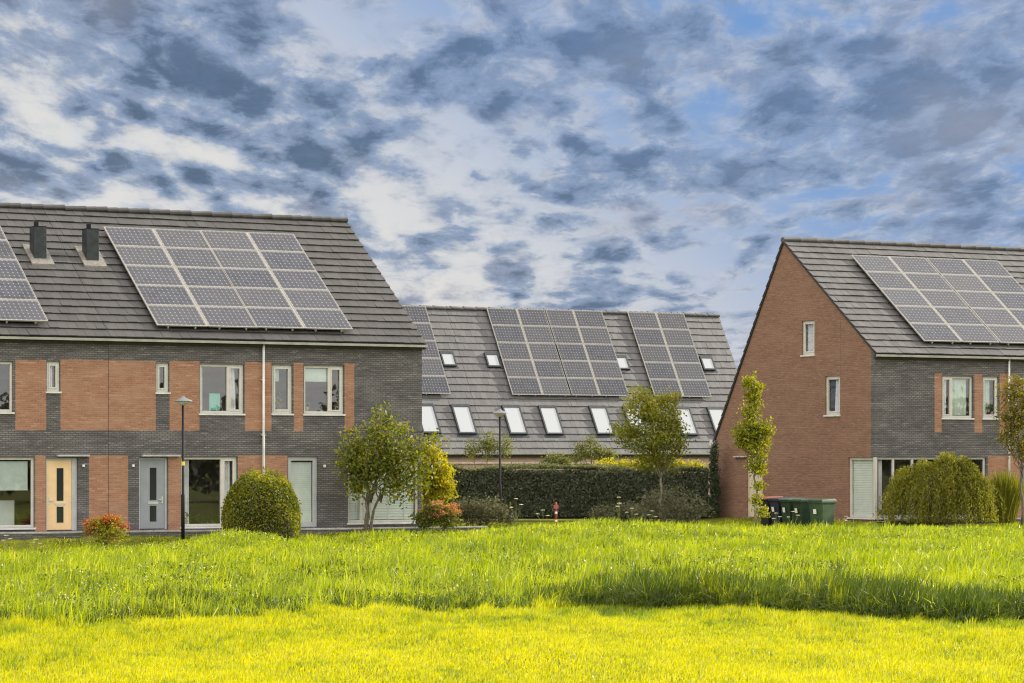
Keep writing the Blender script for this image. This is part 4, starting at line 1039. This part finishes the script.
wheelie('light green lidded wheelie bin beside the navy bin', 2, -.75, pdg, pg)
wheelie('dark green wheelie bin left of the largest green bin', 1, -.75, pdg, pdg)
wheelie('large green wheelie bin nearest the corner window', 0, -.95, pg, pdg, 1.12, .62, .2)
# red and white marker post
mp_ = tag(empty('marker_post', at(556, 97, -.2)), 'red and white marker post standing in the long grass', 'post')
Hm = zof(502, 97)+.2
p = MB(); p.lathe([(.038,-.1),(.038,Hm-.05),(.02,Hm)], 10); p.build('post', plastic('red_paint', (.26,.035,.03)), mp_, True)
for za, zb in ((.34, .46), (.6, .7)):
    b = MB(); b.lathe([(.040,Hm-za-.04),(.041,Hm-za+.03)], 10); b.build('white_band', M['white'], mp_)
pl = MB(); pl.box(-.08, .08, -.075, -.058, Hm-.22, Hm-.1); pl.build('sign_plate', plastic('red_plate', (.30,.08,.06)), mp_)
# things standing in the windows
tbx = MB(); tbx.box(0, .36, 0, .03, 0, .52); o = tag(tbx.build('teal_board', M['teal'], None, bevel=.004), 'teal board standing in the upstairs window of the middle house', 'board')
o.location = S(tAB+B_win[0]+.42, .24, B_win[2]+.1); o.rotation_euler = (0, 0, AL)
def potplant(label, loc, hgt, pm, lm):
    r = tag(empty('potted_plant', loc, AL), label, 'plant', 'potted plants on window sills')
    p = MB(); p.lathe([(.055,0),(.08,.13),(.085,.13),(.07,.11)], 14); p.build('pot', pm, r, True)
    crown('foliage', [(0,0,.13+hgt*.5,.11,.11,hgt*.5)], 14, 9, .03, .06, lm, r)
potplant('small plant in a yellow pot on the upstairs sill of the end house', S(tBC+C_w2[0]+.2, .22, C_w2[2]+.09), .12, M['yellow'], M['l_hyd'])
potplant('leafy plant on the narrow upstairs sill of the end house', S(tBC+C_w1[0]+.34, .22, C_w1[2]+.09), .4, plastic('brown_pot', (.25,.16,.05)), M['l_gold'])
potplant('white potted plant on the sill of the big window beside the lamp', S(tAB+B_gw[0]+.2, .2, B_gw[2]+.09), .25, M['white'], M['l_hyd'])
potplant('red potted plant in the narrow upstairs window of the corner house', S(D_w2[0]+.36, .17, D_w2[2]+.09), .35, plastic('dark_red_pot', (.16,.02,.03)), M['l_hyd'])
# white wild flowers
M['umbel'] = plain('umbel_flower', (.80, .76, .55), .8, var=.1); M['stalk'] = plain('flower_stalk', (.20, .22, .05), .8)
def wildflower():
    r = tag(empty('wild_flower'), 'x', 'flower', 'white umbel flowers in the long grass')
    s_ = MB(); tops = [(0,0,.95),(.16,.03,.78),(-.14,.02,.70)]
    for tp in tops: s_.tube([(0,0,-.1),(tp[0]*.3,tp[1]*.3,tp[2]*.55),tp], [.008,.006,.004], 5)
    s_.build('stem', M['stalk'], r)
    for tp in tops:
        f = MB()
        for i in range(13):
            a = random.uniform(0, 6.28); q = math.sqrt(random.random())*.055; c = (tp[0]+q*math.cos(a), tp[1]+q*math.sin(a), tp[2]+.03-.15*q)
            f.lathe([(.004,0),(.017,.008),(.006,.016)], 6, c)
        f.build('flower_head', M['umbel'], r)
    return r
proto = wildflower()
fl = [(516, 96.5, .95, 'white umbel flower left of the marker post, at the low shrub'), (619, 96, 1.0, 'white umbel flower standing tall before the brownish shrub'),
      (632, 95, .65, 'white umbel flower just right of the brownish shrub'), (652, 95.5, .62, 'white umbel flower below the young tree'),
      (776, 96.5, .6, 'white umbel flower in front of the orange lidded bin'), (793, 96.5, .62, 'white umbel flower in front of the light green lidded bin'),
      (846, 98, .5, 'white umbel flower left of the corner window'), (543, 93, .6, 'pale umbel flower close left of the marker post'), (36, 85.2, .42, 'white umbel flower against the low wall under the cream door'), (6, 85, .5, 'white umbel flower at the left picture edge below the kitchen window')]
for i, (px, Y, sc, lb) in enumerate(fl):
    o = proto if i == 0 else copy_tree(proto)
    q = at(px, Y); o.location = (q.x, q.y, float(ground_h(q.x, q.y))); o.scale = (1.1, 1.1, sc*1.15); o.rotation_euler = (0, 0, i*1.3); o['label'] = lb

Pw, Tw = [], []
wl = np.random.default_rng(5)
for ang in np.arange(-66, -8, .9):
    a = R(ang + wl.uniform(-.4, .4)); rr_ = 75 + wl.uniform(-5, 5); hh_ = wl.uniform(4.0, 7.0); cw = wl.uniform(1.2, 2.0)
    c = np.array([rr_*math.cos(a), 95 + rr_*math.sin(a), hh_*.5]); n = 260
    dd_ = wl.normal(0, 1, (n, 3)); dd_ /= np.linalg.norm(dd_, axis=1, keepdims=True)
    Pw.append(c + dd_*wl.uniform(.3, 1, (n, 1))*np.array([cw, cw, hh_*.5])); Tw.append(wl.uniform(0, 1, n))
Pw = np.concatenate(Pw); V, F = leaves(Pw, .7, None, 0, .8)
tag(quads_obj('distant_wood', V, F, M['l_dark'], np.repeat(np.concatenate(Tw), 4)), 'dark wood across the meadow, mirrored in the upstairs windows', 'wood', None, 'stuff')

# ------------------------------------------------------------------ sky, sun, camera
SUN_AZ, SUN_EL = R(30.6), R(26)                      # sun behind the houses, to the right
w = bpy.data.worlds.new('World'); SC.world = w; w.use_nodes = True
t = NT(w.node_tree); t.n.clear()
out = t.new('ShaderNodeOutputWorld'); bg = t.new('ShaderNodeBackground'); t.l.new(bg.outputs[0], out.inputs[0])
BGS = .1; bg.inputs[1].default_value = BGS
sky = t.new('ShaderNodeTexSky', sky_type='NISHITA'); sky.sun_disc = False; sky.sun_elevation = SUN_EL; sky.sun_rotation = math.pi/2-SUN_AZ
sky.air_density = 1.0; sky.dust_density = 1.5; sky.ozone_density = 1.5
dr = t.sep(t.new('ShaderNodeTexCoord').outputs['Generated'])
x, y, z = dr[0], dr[1], t.m('MAXIMUM', dr[2], 0.0)
s = t.m('DIVIDE', 1.0, t.m('ADD', z, .08))
P = t.xyz(t.m('MULTIPLY', t.m('MULTIPLY', x, s), 3.0), t.m('MULTIPLY', y, s), 0)
def lin(r, g, b): return tuple(((c/255+.055)/1.055)**2.4 if c > 10 else c/3294 for c in (r, g, b))
wx = t.m('ADD', x, t.m('MULTIPLY', t.m('SUBTRACT', t.noise(P, 1.3, 5, .55), .5), .075))
wz = t.m('ADD', z, t.m('MULTIPLY', t.m('SUBTRACT', t.noise(P, 1.9, 5, .55, .2), .5), .045))
def blob(px, py, rx, ry, amp):       # a bank of cloud or a clearing in a given direction of the sky
    cx, cz = (px-CX)/FPX, (HZ-py)/FPX
    a = t.m('DIVIDE', t.m('SUBTRACT', wx, cx), rx/FPX); b = t.m('DIVIDE', t.m('SUBTRACT', wz, cz), ry/FPX)
    q = t.m('ADD', t.m('MULTIPLY', a, a), t.m('MULTIPLY', b, b))
    return t.m('MULTIPLY', t.m('POWER', 2.718, t.m('MULTIPLY', q, -1.0)), amp)
wv = t.new('ShaderNodeTexNoise'); t.put(wv.inputs['Vector'], P); wv.inputs['Scale'].default_value = 2.2; wv.inputs['Detail'].default_value = 5
vs = t.new('ShaderNodeVectorMath', operation='MULTIPLY_ADD'); t.put(vs.inputs[0], wv.outputs['Color']); vs.inputs[1].default_value = (.55, .55, 0); t.put(vs.inputs[2], P)
PW_ = vs.outputs[0]
vo = t.new('ShaderNodeTexVoronoi', feature='SMOOTH_F1'); t.put(vo.inputs['Vector'], PW_); vo.inputs['Scale'].default_value = 3.4; vo.inputs['Smoothness'].default_value = .55
puff = t.m('SUBTRACT', .42, vo.outputs['Distance'])
n1 = t.noise(P, 1.5, 5, .5, .3)
n2 = t.m('ADD', t.m('MULTIPLY', t.noise(P, 6.5, 6, .6, .4), .62), t.m('MULTIPLY', t.noise(P, 15.0, 5, .6, .3), .38))
n3 = t.noise(P, .6, 3, .5, .1)
den = t.m('ADD', t.m('MULTIPLY', n1, .66), t.m('MULTIPLY', puff, .46))
den = t.m('ADD', den, t.m('ADD', t.m('MULTIPLY', n2, .40), t.m('ADD', .004, t.m('MULTIPLY', t.m('SUBTRACT', 1.0, t.step(z, .02, .11)), .035))))
fwd = t.m('GREATER_THAN', y, 0.0)
bl = None
for b in ((215,80,95,55,.16),(300,140,130,45,.07),(60,175,90,25,.10),(450,110,60,55,.12),(600,60,75,40,.17),(640,175,75,30,.14),(770,120,110,45,.10),(960,200,80,60,.10),(860,110,120,60,.07),(1000,60,60,50,.05),(700,60,50,40,.05),(350,160,90,25,.08),(560,190,60,18,.08),(250,210,90,16,.07),(30,120,60,60,-.02),
          (130,115,85,60,-.08),(330,20,40,40,-.06),(545,130,30,90,-.10),(80,25,90,30,.02),(120,60,260,150,.035),(20,50,60,40,.05),(45,25,80,45,.06),(90,105,60,25,.05),(290,35,45,50,.07),(380,190,120,22,-.01),(860,30,110,40,-.02),(775,18,60,30,.07),(820,200,40,35,-.06),(735,310,70,60,-.12),(470,170,110,90,-.05),(880,20,160,50,.05),(960,110,80,50,.05),(480,215,40,25,-.05),(900,120,70,40,.05)):
    q = blob(*b); bl = q if bl is None else t.m('ADD', bl, q)
den = t.m('ADD', den, t.m('MULTIPLY', t.m('MULTIPLY', bl, 1.35), fwd))
# gap colour: creamy on the left and low down, blue to the upper right
bluef = t.m('ADD', t.m('MULTIPLY', x, 3.2), t.m('MULTIPLY', z, 4.6))
up = t.step(z, .14, .5); back = t.step(y, .35, -.5)
bluef = t.m('MULTIPLY', t.step(bluef, .12, .85), t.m('SUBTRACT', 1.0, t.m('MAXIMUM', up, back)))
low = t.m('SUBTRACT', 1.0, t.step(z, .0, .06))
gap = t.mix(bluef, lin(222, 220, 218), lin(108, 150, 206))
gap = t.mix(t.m('MULTIPLY', low, .55), gap, lin(205, 203, 205))
gap = t.mix(t.m('MULTIPLY', t.step(t.m('ADD', t.m('MULTIPLY', n2, .6), t.m('MULTIPLY', puff, .8)), .30, .62), .55), gap, t.mix(.5, gap, lin(170, 178, 192)))
shade = t.m('ADD', t.m('MULTIPLY', t.step(den, .44, .86), .80), t.m('MULTIPLY', t.step(t.noise(P, 4.0, 8, .64, .5), .30, .70), .50))
cl = t.mix(t.step(shade, .05, .55), lin(200, 204, 212), lin(134, 152, 182))
cl = t.mix(t.step(shade, .50, 1.0), cl, lin(78, 99, 130))
cl = t.mix(t.m('MULTIPLY', bluef, .35), cl, lin(104, 138, 190))
tex = t.m('ADD', .62, t.m('MULTIPLY', t.noise(P, 7.5, 8, .66, .4), .76))
cl = t.mix(1.0, cl, t.xyz(tex, tex, tex), 'MULTIPLY')
pink = t.m('MULTIPLY', t.step(t.noise(P, .9, 2, .5), .52, .7), .3)
cl = t.mix(pink, cl, lin(172, 162, 166))
colr = t.mix(t.step(den, .355, .575), gap, cl)
colr = t.mix(t.m('MULTIPLY', t.m('MAXIMUM', up, back), .8), colr, lin(236, 231, 221))
colr = t.mix(t.m('MULTIPLY', t.step(n3, .5, .7), .12), colr, lin(225, 222, 222))
# radiance: view side as painted, extra gain added overhead and behind to fill shaded facades
gain = t.m('ADD', 1.0, t.m('ADD', t.m('MULTIPLY', up, .9), t.m('MULTIPLY', back, 1.2)))
gs = t.m('MULTIPLY', gain, 1.0/BGS*.78)
vm = t.new('ShaderNodeVectorMath', operation='SCALE'); t.put(vm.inputs[0], colr); t.put(vm.inputs['Scale'], gs)
fin = t.mix(.08, vm.outputs[0], sky.outputs[0])
t.put(bg.inputs[0], fin)
sd = bpy.data.lights.new('sun', 'SUN'); sd.energy = 5.0; sd.angle = R(.6); sd.color = (1, .93, .80)
so = bpy.data.objects.new('sun', sd); COL.objects.link(so); so.location = (40, 60, 60)
v = Vector((math.cos(SUN_EL)*math.cos(SUN_AZ), math.cos(SUN_EL)*math.sin(SUN_AZ), math.sin(SUN_EL)))
so.rotation_euler = v.to_track_quat('Z', 'Y').to_euler()
cam = bpy.data.cameras.new('camera'); cam.sensor_width = 36; cam.lens = FPX/1024*36; cam.sensor_fit = 'HORIZONTAL'
cam.shift_y = (HZ-341.5)/1024; cam.clip_start = .5; cam.clip_end = 9000
co = bpy.data.objects.new('camera', cam); COL.objects.link(co); co.location = EYE; co.rotation_euler = (R(90), 0, 0)
SC.camera = co
SC.view_settings.view_transform = 'Standard'; SC.view_settings.look = 'None'; SC.view_settings.exposure = 0.4; SC.view_settings.gamma = 1
SC.cycles.max_bounces = 6; SC.cycles.transparent_max_bounces = 12; SC.cycles.use_denoising = True; SC.cycles.filter_width = 1.15
SC.cycles.sample_clamp_indirect = 4
